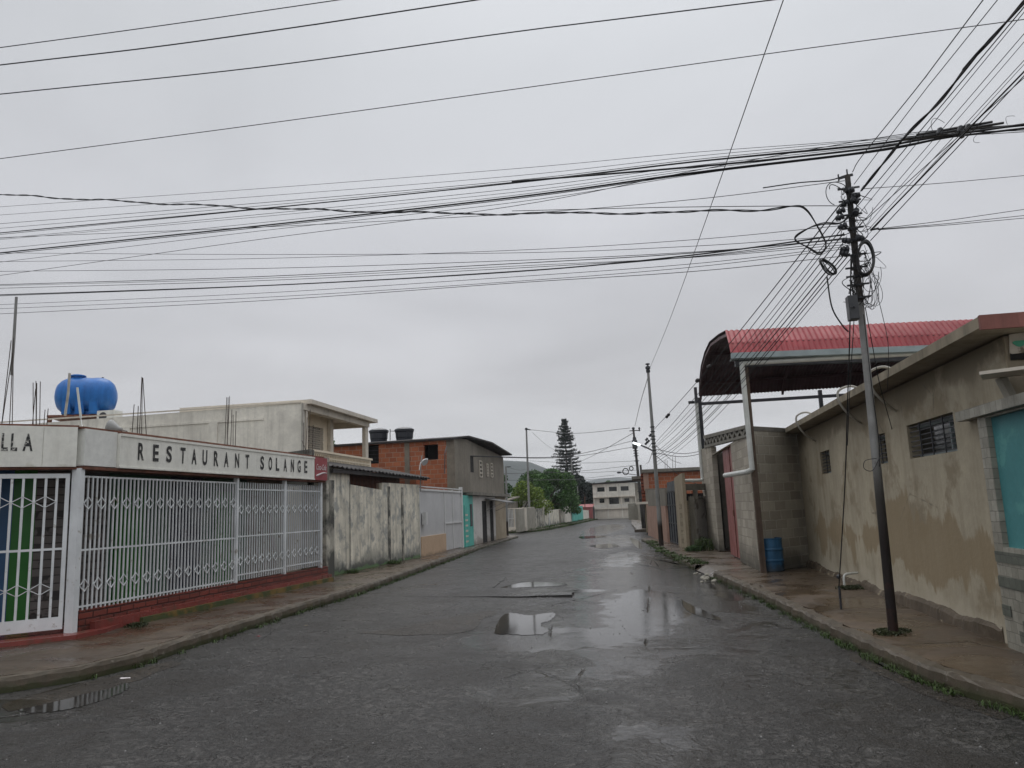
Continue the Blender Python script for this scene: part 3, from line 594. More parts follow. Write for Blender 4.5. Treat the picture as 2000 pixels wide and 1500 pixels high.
# roof slab over the balcony
g=MB(); g.box(-13,-9.0,19.72,25.0,4.70,4.82); obj('balcony_roof',g,M['creamd'],H)
g=MB(); g.box(-24,-9.2,19.47,19.52,4.70,4.735); g.box(-9.35,-9.15,19.51,24.6,4.52,4.70); g.box(-10.5,-9.35,20.4,20.6,4.52,4.70);g.box(-10.5,-9.35,24.4,24.6,4.52,4.70); obj('roof_beam',g,M['creamd'],H)
for cb in ((-9.27,-9.17,19.73,19.85,3.0,4.52),(-9.3,-9.18,24.3,24.55,3.3,4.51),(-9.74,-9.64,22.5,22.72,3.2,4.69)):
    g=MB(); g.box(*cb); obj('column',g,M['creamd'],H)
WF=Fr((-9.75,19.72),(-9.75,22.9)); g=MB(); WF.wall(g,0,3.18,.2,4.69,-.15,0,[(1.35,2.45,3.45,4.28)]); obj('wall',g,M['cream'],H)
g=MB(); g.box(-18,-9.91,22.72,22.9,.2,4.6); obj('wall',g,M['cream'],H)
Wn=MB(); WF.box(Wn,1.35,2.45,3.45,4.28,-.12,-.10); wo=obj('window',Wn,M['glass'],H)
g=MB(); k=-1.2
while k<1.3:
    for sgn in (1,-1):
        a=Vector((.0,0)); 
        # diagonal lattice clipped to the opening
        u0,z0=.55,3.3+0; pts=[]
        for tt in range(0,25):
            u=1.35+1.1*tt/24; z=3.45+(sgn*(u-1.35)*1.6+k+(0 if sgn>0 else 1.2)); 
            if 3.45<=z<=4.28: pts.append((u,z))
        if len(pts)>1: g.bar(WF.p(pts[0][0],pts[0][1],.01),WF.p(pts[-1][0],pts[-1][1],.01),.014,.014)
    k+=.13
obj('window_grille',g,M['creamd'],wo)
# balcony floor and pierced parapet
g=MB(); g.box(-9.74,-9.0,19.75,24.4,2.95,3.075); obj('balcony_floor',g,M['creamd'],H)
BP=Fr((-9.0,19.8),(-9.0,24.3)); g=MB(); hs=[]
uu=.12
for i in range(34):
    for j in range(2): hs.append((.14+i*.125,.14+i*.125+.085,3.15+j*.11,3.15+j*.11+.075))
BP.wall(g,0,4.5,3.08,3.38,-.08,0,hs); obj('parapet',g,M['cream'],H)
g=MB(); BP.box(g,-.05,4.55,3.38,3.44,-.12,.04); obj('parapet_cap',g,M['cream'],H)
g=MB(); BP.box(g,0,6.2,.15,2.94,-.3,-.1); obj('front_wall',g,M['cream'],H)
g=MB(); g.tube([(-9.15,19.46,2.9),(-9.15,19.46,4.68)],.03,8); obj('downpipe',g,M['pvcd'],H)
# mouldy low parapet in front
g=MB(); g.slab([(-8.35,18.2,2.4),(-11.8,18.2,2.4),(-11.8,18.2,3.05),(-10.6,18.2,3.13),(-8.35,18.2,3.3)],(0,.25,0)); g.box(-8.42,-8.35,18.2,19.4,2.4,3.15)
obj('parapet_wall',g,M['mold'],label='mouldy black stained parapet wall between restaurant roof and balcony house',cat='wall')
# blue tank
ty=21.5; c=aty(169,775,ty); T=thing('water_tank','bright blue horizontal water tank on a roof stand','water tank',(c.x,c.y,4.62))
ax=Vector((.93,.36,0)).normalized(); r=.60; Lh=.88
g=MB(); prof=[(.02,-Lh),(.25,-Lh+.03),(.42,-Lh+.10),(.53,-Lh+.22),(r-.01,-Lh+.36)]
for k in range(9):
    h=-Lh+.42+k*.115; prof.append((r+(.012 if k%3==1 else 0),h))
prof+=[(r-.01,Lh-.36),(.53,Lh-.22),(.42,Lh-.10),(.25,Lh-.03),(.02,Lh)]
g.lathe(c,prof,32,axis=tuple(ax)); obj('tank_body',g,M['bluetank'],T,smooth=True)
side=ax.cross(Vector((0,0,1)))
g=MB()
for k in (-.40,-.02,.38):
    for sg in (1,):
        p=c+ax*k+side*sg*(r-.05); g.slab([p+Vector((0,0,.02))+side*.03+ax*-.11,p+Vector((0,0,.02))+side*.03+ax*.11,p+ax*.13+Vector((0,0,-.62))-side*.02,p-ax*.13+Vector((0,0,-.62))-side*.02],-side*.25)
g.slab([c+side*(r-.2)-ax*.55+Vector((0,0,-.64)),c+side*(r-.2)+ax*.6+Vector((0,0,-.64)),c-side*(r-.2)+ax*.6+Vector((0,0,-.64)),c-side*(r-.2)-ax*.55+Vector((0,0,-.64))],(0,0,.12))
obj('foot',g,M['bluetank'],T)
g=MB(); g.lathe(c-ax*.28+Vector((0,0,r-.05)),[(.20,0),(.20,.09),(.24,.09),(.24,.13),(.15,.16)],20); obj('lid',g,M['bluetank'],T)
g=MB(); g.lathe(c+ax*.45+Vector((0,0,r-.02)),[(.03,0),(.03,.05)],8); obj('valve',g,M['black'],T)
g=MB(); zb=c.z-.66
g.slab([c+side*.6-ax*.9+Vector((0,0,-.72)),c+side*.6+ax*.9+Vector((0,0,-.72)),c-side*.6+ax*.9+Vector((0,0,-.72)),c-side*.6-ax*.9+Vector((0,0,-.72))],(0,0,.07))
for a in (-.85,0,.85):
    for b in (-.5,.5):
        q=c+ax*a+side*b; g.bar((q.x,q.y,4.6),(q.x,q.y,c.z-.68),.09)
obj('tank_stand',g,M['rust'],label='rusty steel stand under the blue water tank',cat='stand')
q=aty(207,806,20.2); g=MB(); g.box(q.x-.3,q.x+.25,q.y,q.y+.4,4.62,4.62+.36); AC=obj('air_conditioner',g,M['pvc'],label='small white air conditioner box right of the blue tank stand',cat='air conditioner')
g=MB(); AC.location.z; g.lathe((q.x-.1,q.y-.004,4.80),[(.13,0),(.13,.02)],18,axis=(0,1,0)); obj('fan_guard',g,M['darksteel'],AC)
# ================= OLD CONCRETE WALL with tin lean-to =================
LW=Fr((-7.97,18.46),(-7.69,25.35))
cw=MB(); top=[(0,2.60),(.45,2.60),(.48,2.62),(2.15,2.56),(2.18,2.24),(5.3,2.21),(5.32,2.42),(6.85,2.42)]
# from pixels: tops
tp=[(642,1125),(635,912),(683,918),(683,946),(746,957),(746,943),(757,943),(818,947)]
pts=[LW.px(*p) for p in tp[1:]]; 
poly=[(0,.14)]+[(0,pts[0][1])]+pts[1:]+[(LW.L,pts[-1][1]),(LW.L,.14)]
cw.slab([LW.p(u,z,0) for u,z in poly],-LW.n*.18)
OW=obj('old_wall',cw,M['concwall'],label='tall stained whitish street wall with black mould, next to the restaurant',cat='wall')
g=MB()
for x,y in ((759,950),(785,952)):
    u=LW.px(x,y)[0]; LW.box(g,u-.1,u+.1,.15,LW.px(x,y)[1],0,.012)
u=LW.px(683,950)[0]; LW.box(g,u-.02,u+.02,.15,2.5,0,.006)
obj('column',g,M['mold'],OW)
TS=thing('lean_to','dark tin roofed lean-to with barred opening above the stained wall','lean-to',(-8.4,22,2.3))
a=LW.px(640,905,.15); b=LW.px(826,928,.15)
g=MB(); n=56; A=LW.p(-.2,2.86,.15); B=LW.p(LW.L+.6,2.78,.2); A2=A+Vector((-1.5,0,.35)); B2=B+Vector((-1.5,0,.35))
for i in range(n+1):
    t=i/n; dz=.018 if i%2 else -.018; p=A.lerp(B,t); q=A2.lerp(B2,t); g.v+= [tuple(p+Vector((random.uniform(-.02,.02),0,dz-.02))),tuple(q+Vector((0,0,dz-.02))),tuple(p+Vector((0,0,dz+.012))),tuple(q+Vector((0,0,dz+.012)))]
for i in range(n):
    a=4*i; g.f+= [(a,a+1,a+5,a+4),(a+2,a+6,a+7,a+3),(a,a+4,a+6,a+2),(a+1,a+3,a+7,a+5)]
obj('roof',g,M['tin'],TS,fix=False)
g=MB(); LW.box(g,.0,LW.L+.5,2.70,2.80,.08,.13); LW.box(g,LW.px(683,930)[0],LW.L,2.2,2.85,-.75,-.7); obj('fascia',g,M['tin'],TS)
g=MB(); u=LW.px(684,930)[0]
while u<LW.L: LW.box(g,u-.008,u+.008,2.2,2.80,-.1,-.085); u+=.095
obj('window_bars',g,M['rust'],TS)
# ================= WHITE GATE + PEACH WALL =================
GW=Fr((-7.69,25.36),(-7.73,31.6))
z820=GW.px(822,948)[1]; z900=GW.px(900,958)[1]
GT=thing('sheet_gate','wide pale grey sheet metal gate with white frame and low peach wall','gate',(-7.8,28.5,.15))
um=GW.px(870,1050)[0]
g=MB(); GW.box(g,.12,um,.8,2.36,-.05,-.03); GW.box(g,um+.06,GW.L-.15,.16,2.36,-.05,-.03); obj('sheet_panel',g,M['meshgrey'],GT)
g=MB()
for u in (0.03,um,um+(GW.L-um)*.45,GW.L-.1): GW.box(g,u,u+.08,.16,2.45,-.07,.0)
GW.box(g,0,GW.L,2.36,2.43,-.06,.01); GW.box(g,0,GW.L,2.48,2.52,-.06,.01); GW.box(g,um,GW.L-.1,1.15,1.19,-.06,.005)
GW.box(g,GW.L-.12,GW.L+.06,.12,2.6,-.1,.02); obj('gate_frame',g,M['whitegate'],GT)
g=MB(); GW.box(g,.08,um,.13,.80,-.15,.03); obj('low_wall',g,M['peach'],GT)
q=GW.p(GW.px(827,1003)[0],1.45,.02)
g=MB(); uq=GW.px(826,1003)[0]; GW.box(g,uq-.14,uq+.14,1.2,1.62,.005,.14); obj('meter_box',g,M['whitegate'],label='small white meter box on the post of the grey sheet gate',cat='meter box')
# wall lamp above gate
q=atx(824,898,-7.6); SLp=thing('wall_lamp','white street light head on a short mast behind the tin lean-to','lamp',(q.x,q.y,2.4))
g=MB(); g.tube([atx(821,960,-7.6),atx(822,905,-7.6),atx(824,890,-7.6)],.022,6); obj('mast',g,M['poleplain'],SLp)
g=MB(); g.tube([atx(819,918,-7.6),atx(821,904,-7.6),atx(826,900,-7.6)],.012,6);g.lathe(atx(827,900,-7.6),[(.03,-.03),(.10,.04),(.13,.10)],12,axis=(.6,-.4,-.5)); obj('lamp_head',g,M['whitegate'],SLp)
# ================= ORANGE BRICK HOUSE =================
BH=thing('brick_house','unfinished two storey house with orange clay block side and grey rendered front','house',(-10,36,.15))
BX=Fr((-8.0,31.62),(-14.5,31.62),-1)
def bx(px,py): return BX.px(px,py)
w1=[bx(709,870),bx(740,905)]; w2=[bx(828,869),bx(856,897)]
g=MB(); hs=[]
for w in (w1,w2): us_=sorted([w[0][0],w[1][0]]); zs_=sorted([w[0][1],w[1][1]]); hs.append((us_[0],us_[1],zs_[0],zs_[1]))
BX.wall(g,0,6.5,.15,4.63,-.15,0,hs); obj('side_wall',g,M['brickx'],BH)
g=MB()
for x in (795,): uu=bx(x,880)[0]; BX.box(g,uu-.11,uu+.11,.2,4.63,0,.02)
uu=bx(801,880)[0]
BX.box(g,-.0,.35,.15,4.63,0,.015); obj('column',g,M['mortar'],BH)
for h in hs:
    g=MB(); BX.box(g,h[0],h[1],h[2],h[3],-.6,-.55); wo=obj('window',g,M['dark'],BH)
    g=MB()
    for k in range(5 if h is hs[0] else 0): z=h[2]+(h[3]-h[2])*(k+.5)/5; BX.box(g,h[0],h[1],z-.008,z+.008,-.08,-.07)
    if h is hs[0]: obj('window_bars',g,M['darksteel'],wo)
# upper street front
UF0=(-8.0,31.62); UF1=(-7.73,32.8); UF2=(-7.73,41.3)
F1=Fr(UF0,UF1); F2=Fr(UF1,UF2)
g=MB(); F1.box(g,0.003,F1.L-.003,2.4,4.7,-.15,-.0); hw=[]
for (xa,ya,xb,yb) in ((918,890,925,923),(935,900,941,932),(949,906,953,930),(957,905,962,932)):
    a=F2.px(xa,ya); b=F2.px(xb,yb); hw.append((a[0],b[0],b[1],a[1]))
g.slab([F2.p(0,2.4),F2.p(F2.L,2.4),F2.p(F2.L,4.45),F2.p(0,4.7)],-F2.n*.02)
F2.wall(g,0,F2.L,2.4,4.4,-.2,-.03,[]); 
obj('front_wall',g,M['greyrender'],BH)
for i,h in enumerate(hw):
    g=MB(); F2.box(g,h[0],h[1],h[2],h[3],.003,.008); wo=obj('window',g,M['dark'],BH)
    if i:
        g=MB(); n=4
        F2.box(g,h[0],h[0]+.06,h[2],h[3],.009,.05);F2.box(g,h[1]-.06,h[1],h[2],h[3],.009,.05)
        for k in range(n+1): z=h[2]+(h[3]-h[2])*k/n; F2.box(g,h[0]+.06,h[1]-.06,z-.025,z+.025,.009,.045)
        obj('vent_blocks',g,M['creamd'],wo)
g=MB(); pf=[(BX.p(6.5,4.60,.15)),BX.p(0,4.62,.15),F2.p(-.2,4.78,.15),F2.p(3.2,4.74,.5),F2.p(F2.L,4.50,.5),F2.p(F2.L,4.50,-.6),Vector((-14.5,41,4.6))]
g.slab(pf,(0,0,.07)); obj('roof',g,M['tin'],BH)
g=MB(); F2.box(g,-.1,F2.L+.4,2.28,2.42,-.2,.22); obj('ledge',g,M['concrete'],BH)
g=MB(); g.box(-14.5,-14.3,31.8,41,.15,4.5); g.box(-14.3,-7.9,41.1,41.3,.15,4.4); obj('wall',g,M['greyrender'],BH)
# lower street front
GF=Fr((-7.73,31.68),(-7.73,41.4))
def gu(px,py=1000): return GF.px(px,py)[0]
ut=gu(925,1030); uw=gu(945,1030); ud=gu(955,1030); 
g=MB(); GF.box(g,0,ut,.12,2.27,-.2,0); obj('turquoise_wall',g,M['turq'],BH)
g=MB(); u0=gu(907,1030);u1_=gu(914,1030); GF.box(g,u0,u1_,.12,1.85,.003,.03); dd=obj('door',g,M['turq'],BH)
g=MB()
for k in range(6): GF.box(g,u0+.1,u1_-.1,.3+k*.22,.38+k*.22,.031,.036)
obj('door_panel',g,M['creamd'],dd)
g=MB(); u0=gu(918,1000);u1_=gu(922,1000); GF.box(g,u0,u1_,.95,1.9,.003,.02); obj('window',g,M['greybox'],BH)
ua=ut; ub=gu(943,1030)
g=MB(); GF.box(g,ut+.002,ub,.12,2.27,-.2,-.01); obj('white_wall',g,M['white2'],BH)
ue=gu(952,1030); uf=gu(958,1030); ug=gu(965,1030)
g=MB(); GF.box(g,ue,uf,.12,2.27,-.2,-.01); GF.box(g,ug,ug+.5,.12,2.27,-.2,-.01); GF.box(g,ub,ug,2.05,2.27,-.2,-.012); obj('white_wall',g,M['white2'],BH)
for a,b in ((ub,ue),(uf,ug)):
    g=MB(); GF.box(g,a,b,.12,2.05,-.1,-.03); obj('door',g,M['dark'],BH)  # near-black sheet paints the shade inside the open doorway
g=MB(); GF.box(g,ug+.5,9.9,.12,2.27,-.2,-.02); obj('wall',g,M['tan'],BH)
g=MB(); A=GF.p(ue-.4,2.15,.02);B=GF.p(ug+.5,2.15,.02); g.slab([A,B,B+Vector((1.0,.2,-.22)),A+Vector((1.0,0,-.22))],(0,0,.03)); g.bar(A+Vector((.9,0,-.2)),A+Vector((0,0,-.6)),.02); g.bar(B+Vector((.9,.2,-.2)),B+Vector((0,0,-.6)),.02); obj('awning',g,M['tingrey'],BH)
g=MB(); 
q=atz(992,1047,.12); 
g.tube([atx(x,y,-7.6) for x,y in ((868,925),(869,885),(872,872))],.02,6)
ro=obj('bent_pipe',g,M['darksteel'],label='thin dark bent pipe against the orange brick wall near its corner',cat='pipe')
g=MB()
qc=atz(966,1049,.106); cx_,cy_=qc.x+.02,qc.y
for k in range(4):
    z=.107+k*.21
    for zz in (0,.08,.15): g.box(cx_,cx_+.36,cy_,cy_+.5,z+zz,z+zz+.04)
    for (xx,yy) in ((cx_,cy_),(cx_+.31,cy_),(cx_,cy_+.45),(cx_+.31,cy_+.45)): g.box(xx+.003,xx+.047,yy+.003,yy+.047,z,z+.19)
print('CRATE',cx_,cy_,'bldg end u',GF.px(977,1040),GF.px(977,1000))
obj('crate_stack',g,M['wood'],label='stack of pale wooden crates on pavement at the end of the brick house',cat='crates')
# black tanks on brick house
def black_tank(xa,xb,yt,yb,label):
    c=aty((xa+xb)/2,yb,33.); r=(aty(xb,yb,33.).x-aty(xa,yb,33.).x)/2; h=aty((xa+xb)/2,yt,33.).z-c.z
    T=thing('water_tank',label,'water tank',(c.x,c.y,4.68)); zb=4.68
    H_=c.z+h-zb
    g=MB(); g.lathe((c.x,c.y,zb),[(r*.80,0),(r*.86,H_*.35),(r*.90,H_*.4),(r*.93,H_*.7),(r*1.0,H_*.78),(r*1.0,H_*.84)],24); obj('tank_body',g,M['blacktank'],T,smooth=False)
    g=MB(); g.lathe((c.x,c.y,zb+H_*.84),[(r*1.03,0),(r*1.03,.04),(r*.8,.10),(r*.3,.14),(.01,.145)],24); obj('lid',g,M['blacktank'],T)
black_tank(722,758,838,862,'left black plastic water tank on the brick house roof'); black_tank(772,808,836,860,'right black plastic water tank, nearer the roof corner')
g=MB(); g.tube([aty(762,860,33),aty(762,838,33)],.02,5); g.tube([aty(762,842,33),aty(772,842,33)],.015,5); obj('tank_pipe',g,M['darksteel'],label='thin pipe linking the two black roof tanks',cat='pipe')
# ================= RIGHT: BEIGE BUILDING =================
BR=Fr((3.27,8.1),(3.30,17.85),-1); assert BR.n.x<0
BB=thing('beige_building','long low beige rendered building with barred windows and projecting roof slab','building',(5.5,12.5,.15))
def ho(*p):
    q=[BR.px(*a) for a in p]; us_=[a[0] for a in q]; zs_=[a[1] for a in q]; return (min(us_),max(us_),min(zs_),max(zs_))
hb=[ho((1601,881),(1624,925)),ho((1703,855),(1735,907)),ho((1770,830),(1872,892))]
hb=[(h[0],h[1],2.03,2.45) for h in hb]
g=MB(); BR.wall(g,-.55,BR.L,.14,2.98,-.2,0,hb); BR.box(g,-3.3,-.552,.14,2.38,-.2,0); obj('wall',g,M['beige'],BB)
for i,h in enumerate(hb):
    g=MB(); BR.box(g,h[0],h[1],h[2],h[3],-.19,-.16); wo=obj('window',g,M['glass'],BB)
    g=MB()
    for k in range(7): z=h[2]+.03+(h[3]-h[2]-.06)*k/6; BR.box(g,h[0],h[1],z-.006,z+.006,-.045,-.03)
    nv=4 if i==2 else 2
    for k in range(1,nv): u=h[0]+(h[1]-h[0])*k/nv; BR.box(g,u-.007,u+.007,h[2],h[3],-.03,-.018)
    obj('window_bars',g,M['darksteel'],wo)
    g=MB(); 
    for (a,b,c,d) in ((h[0],h[1],h[2],h[2]+.04),(h[0],h[0]+.03,h[2],h[3]),((h[0]*.7+h[1]*.3)-.02,(h[0]*.7+h[1]*.3)+.02,h[2],h[3]),(h[0],h[1],h[3]-.05,h[3])): BR.box(g,a,b,c,d,-.155,-.12)
    obj('window_frame',g,M['gutter'],wo)
    if i==2:
        g=MB(); BR.box(g,h[0]+.1,h[0]+.75,h[2]+.24,h[3]-.1,-.158,-.150); obj('window_reflector',g,M['lamp'],wo)
# slab
FN=Fr((2.93,7.15),(2.98,17.2),-1)
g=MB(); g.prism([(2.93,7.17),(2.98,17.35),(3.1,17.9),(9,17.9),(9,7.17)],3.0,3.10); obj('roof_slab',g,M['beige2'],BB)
g=MB(); g.box(2.93,9,7.13,7.168,2.98,3.108); obj('fascia',g,M['redfascia'],BB)
rf=random.Random(2); g=MB(); n_=140; zt_=.27
for k in range(n_+1):
    u=.3+(BR.L-.32)*k/n_; zt_=max(.20,min(.29,zt_+rf.uniform(-.018,.018))); tp_=min(1,k/12); dd=.004+tp_*(.042+.012*math.sin(k*.37)+rf.uniform(-.008,.008))
    g.v+=[tuple(BR.p(u,.13,dd+.035*tp_)),tuple(BR.p(u,zt_-.03,dd+.01)),tuple(BR.p(u,zt_,dd-.015)),tuple(BR.p(u,zt_+.01,.002))]
for k in range(n_):
    for q in range(3): a=4*k+q; g.f.append((a,a+1,a+5,a+4))
g.quad(*[g.v[q] for q in range(4)])
obj('footing',g,M['foot'],BB)
# tiled corner frontage
g=MB(); hs=[(-3.2,-.13,1.07,2.28)]; TF=BR
TF.wall(g,-3.3,.06,.14,2.30,.003,.07,hs); obj('tiled_frame',g,M['tile'],BB)
g=MB()
for z in (.93,.70,): TF.box(g,-3.3,.06,z,z+.10,.071,.078)
TF.box(g,-.12,.06,.44,.54,.071,.078); TF.box(g,-.45,-.33,.34,.44,.071,.078); TF.box(g,-.6,-.24,.24,.34,.071,.078); obj('dark_tile_band',g,M['tiled'],BB)
g=MB(); TF.box(g,-3.2,-.13,1.07,2.28,.0035,.02); obj('turquoise_panel',g,M['turqwall'],BB)
g=MB(); TF.box(g,-3.3,.42,2.302,2.40,-.05,.13); obj('ledge',g,M['tile'],BB)
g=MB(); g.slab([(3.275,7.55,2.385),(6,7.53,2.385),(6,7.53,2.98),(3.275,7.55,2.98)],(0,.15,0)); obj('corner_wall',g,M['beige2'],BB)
zl=aty(1966,690,7.53).z; zt_=aty(1966,652,7.53).z; xl=3.30
pt=[(xl,zl)]; 
for k in range(12): pt.append((xl+.02+k*.22,zl+random.uniform(-.012,.014)))
pt+=[(6,zl),(6,zt_+.01)]
for k in range(12): pt.append((5.8-k*.215,zt_+random.uniform(-.01,.012)))
pt.append((xl+.015,zt_-.01))
g=MB(); g.slab([(x,7.53,z) for x,z in pt],(0,-.01,0)); obj('whitewashed_patch',g,M['patchwhite'],BB)
zb_d=aty(1966,700,7.53).z; g=MB(); g.slab([(3.30,7.53,zb_d-.02),(6,7.51,zb_d-.02),(6,7.51,zl-.012),(3.30,7.53,zl-.012)],(0,-.006,0)); obj('painted_shadow_band',g,M['dark'],BB)  # dark strip: the shadow beneath the whitewashed patch, painted on the wall
cq=aty(1992,670,7.51); pts=[]
for k in range(24): a=2*math.pi*k/24; rr=1+.15*math.sin(3*a); pts.append((cq.x+.055*math.cos(a)*rr,7.518,cq.z+.028*math.sin(a)*rr))
g=MB(); g.slab(pts,(0,-.006,0)); obj('green_paint_mark',g,M['greenpaint'],BB)
A1=atz(1913,732,2.59); A2=atz(2000,721,2.59); dA=(A2-A1).normalized(); A3=A1+dA*3; bk=Vector((.16,7.52-A1.y,0))
g=MB(); g.slab([A1,A3,A3+Vector((0,.9,0)),A1+bk],(0,0,.028)); obj('awning_slab',g,M['creamd'],BB)
g=MB(); b0=atp(1953,738,(3.27,8.1),(3.30,17.85),0); b0=Vector((3.27,b0.y,0)); g.slab([(3.20,7.40,2.405),(3.26,7.40,2.405),(3.20,7.40,2.585),(3.14,7.40,2.585)],(0,.12,0)); obj('bracket',g,M['conclight'],BB)
# roof drain pipes that loop over the slab edge
for i,(px,py) in enumerate(((1560,822),(1642,770),(1703,738))):
    q=atx(px,py,2.93); q.z=3.1
    g=MB(); g.tube(catmull([q+Vector((.35,-.1,.0)),q+Vector((.15,-.05,.12)),q+Vector((-.03,0,.06)),q+Vector((-.02,.02,-.12)),q+Vector((.12,.1,-.3)),q+Vector((.33,.3,-.42))],5),.018,7)
    obj('drain_hose',g,M['pvcd'],label=['grey drain hose looping over roof slab at its far end','grey drain hose looping over slab between two hoses, above smallest window','grey drain hose looping over slab just behind the large pole'][i],cat='hose')
g=MB(); q=atz(1672,1150,.15); g.tube(catmull([(3.24,13.6,.36),(3.1,13.5,.36),(3.0,13.45,.33),(2.98,13.42,.17)],5),.02,7); obj('outlet_pipe',g,M['pvc'],label='small white elbow pipe poking from the foot of the beige wall',cat='pipe')
# ================= GREY BLOCK WALL + CANOPY YARD =================
OB=Fr((2.16,16.62),(3.27,17.84))
CY=thing('canopy_yard','tall roofed yard with red corrugated arched roof over grey block walls','shed',(4,21,.15))
g=MB(); OB.n=Vector((OB.u.y,-OB.u.x,0)); OB.wall(g,.08,OB.L+.12,.14,3.02,-.15,0,[]); obj('block_wall',g,M['block'],CY)
g=MB(); OB.box(g,.08,OB.L+.12,3.022,3.12,-.16,.01); obj('wall_cap',g,M['concrete'],CY)
SW=Fr((2.14,16.7),(1.84,28.0),-1); ul=SW.px(1399,1000)[0]; ur=SW.px(1438,1000)[0]
g=MB(); 
uo0,uo1=min(ul,ur),max(ul,ur)
SW.wall(g,.05,SW.L,.13,3.0,-.15,0,[(uo0,uo1,.10,2.98)]); 
g.slab([SW.p(uo1+.0,3.0),SW.p(SW.L,3.0),SW.p(SW.L,3.42),SW.p(uo1,3.25)],-SW.n*.15); obj('street_wall',g,M['blocks'],CY)
# lattice beam
zb0,zb1=SW.px(1472,848)[1],SW.px(1376,876)[1]; zt0,zt1=SW.px(1472,822)[1],SW.px(1376,850)[1]; ue_=SW.px(1376,860)[0]
g=MB(); 
def bl(u,t): 
    f=u/ue_; return (zb0+(zb1-zb0)*f)*(1-t)+(zt0+(zt1-zt0)*f)*t
def strip(u0,u1,t0,t1,d0=-.1,d1=.03): g.slab([SW.p(u0,bl(u0,t0),d1),SW.p(u1,bl(u1,t0),d1),SW.p(u1,bl(u1,t1),d1),SW.p(u0,bl(u0,t1),d1)],SW.n*(d0-d1))
strip(0,ue_,0,.22); strip(0,ue_,.72,1)
nb=11
for k in range(nb):
    u0=ue_*k/nb; u1x=ue_*(k+1)/nb; um_=(u0+u1x)/2
    for (a,ta,b,tb) in ((u0,.2,um_,.74),(um_,.74,u1x,.2)): g.bar(SW.p(a,bl(a,ta),-.03),SW.p(b,bl(b,tb),-.03),.09,.09,up=tuple(SW.n))
obj('lattice_beam',g,M['concrete'],CY)
# pink gate leaf and dark jamb
g=MB(); um2=uo0+(uo1-uo0)*.56; SW.box(g,uo0+.02,um2,.15,3.05,-.12,-.09); gg=obj('gate',g,M['pink'],CY)
g=MB(); SW.box(g,uo0+(um2-uo0)*.42,uo0+(um2-uo0)*.42+.03,.16,3.0,-.089,-.075); SW.box(g,uo0+(um2-uo0)*.42-.02,uo0+(um2-uo0)*.42+.05,1.2,1.35,-.08,-.06); obj('gate_bolt',g,M['rust'],gg)
g=MB(); g.box(2.2,2.35,24.9,27.5,.15,3.1); g.box(5.5,5.6,18.3,28,.15,2.6); g.box(1.95,5.6,27.9,28.0,.15,2.7); obj('back_wall',g,M['concrete'],CY)
# columns
def col(x,y,z0,z1,w,mat,nm='column'): g=MB(); g.box(x-w/2,x+w/2,y-w/2,y+w/2,z0,z1); return obj(nm,g,M[mat],CY)
g=MB(); g.box(2.10,2.21,16.48,16.60,.13,4.70); obj('column',g,wall_mat('stained_column',(.13,.095,.07),.4,4,.8,streak=((.05,.03,.022),.9),bump=.3),CY)
g=MB(); g.box(1.88,2.0,27.35,27.47,3.2,5.2); obj('column',g,M['darksteel'],CY)
for px in (1603,): q=aty(px,780,27.4); g=MB(); g.box(q.x-.06,q.x+.06,27.35,27.47,2.6,5.2); obj('column',g,M['darksteel'],CY)
g=MB(); g.box(1.8,10,27.36,27.46,4.93,5.03); obj('rear_rail',g,M['darksteel'],CY)
# arched roof
EA=(1.92,16.25); EB=(1.80,27.4)
prof=[atp(x,y,EA,EB) for x,y in ((1432,690),(1427,668),(1420,645),(1404,653),(1385,667),(1374,688),(1366,714),(1362,745),(1361,774))]
prof=[(p.y,p.z) for p in prof]
print('PROFILE',prof)
def SHZ(x,y): return -.034*(x-1.87)*max(0,min(1,(26.5-y)/6))
def lens(P,n):  # resample
    R=[]
    for i in range(len(P)-1):
        for k in range(n): t=k/n; R.append((P[i][0]+(P[i+1][0]-P[i][0])*t,P[i][1]+(P[i+1][1]-P[i][1])*t))
    return R+[P[-1]]
PR=lens(prof,2); x0,x1r=1.87,11.0; nx=580
g=MB(); gu_=MB()
for i in range(nx+1):
    x=x0+(x1r-x0)*i/nx; ph=x*2*math.pi/.11; dz=.011*math.sin(ph)
    for (y,z) in PR:
        sh=SHZ(x,y); g.v.append((x,y-dz*.7,z+dz+sh)); gu_.v.append((x,y-dz*.7+.006,z+dz-.012+sh))
n=len(PR)
for i in range(nx):
    for k in range(n-1): a=i*n+k; g.f.append((a,a+1,a+1+n,a+n)); gu_.f.append((a,a+n,a+1+n,a+1))
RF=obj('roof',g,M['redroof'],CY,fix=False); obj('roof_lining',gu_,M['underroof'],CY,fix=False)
g=MB()
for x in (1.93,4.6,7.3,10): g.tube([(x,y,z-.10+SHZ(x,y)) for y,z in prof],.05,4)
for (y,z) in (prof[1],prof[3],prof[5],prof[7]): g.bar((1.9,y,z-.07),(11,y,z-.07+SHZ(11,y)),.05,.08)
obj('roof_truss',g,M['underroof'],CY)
ey,ez=prof[0]
g=MB(); dz_=SHZ(11,ey)
g.slab([(1.86,ey-.03,ez-.12),(11,ey-.03,ez-.12+dz_),(11,ey-.03,ez+.0+dz_),(1.86,ey-.03,ez+.0)],(0,-.05,0)); g.slab([(1.86,ey-.03,ez-.12),(11,ey-.03,ez-.12+dz_),(11,ey+.2,ez-.12+dz_),(1.86,ey+.2,ez-.12)],(0,0,-.014)); obj('gutter',g,M['gutter'],CY)
g=MB(); g.slab([(1.95,ey+.05,ez-.27),(11,ey+.05,ez-.27+dz_),(11,ey+.2,ez-.27+dz_),(1.95,ey+.2,ez-.27)],(0,0,.12)); obj('eave_beam',g,M['darksteel'],CY)
g=MB(); ze=4.42
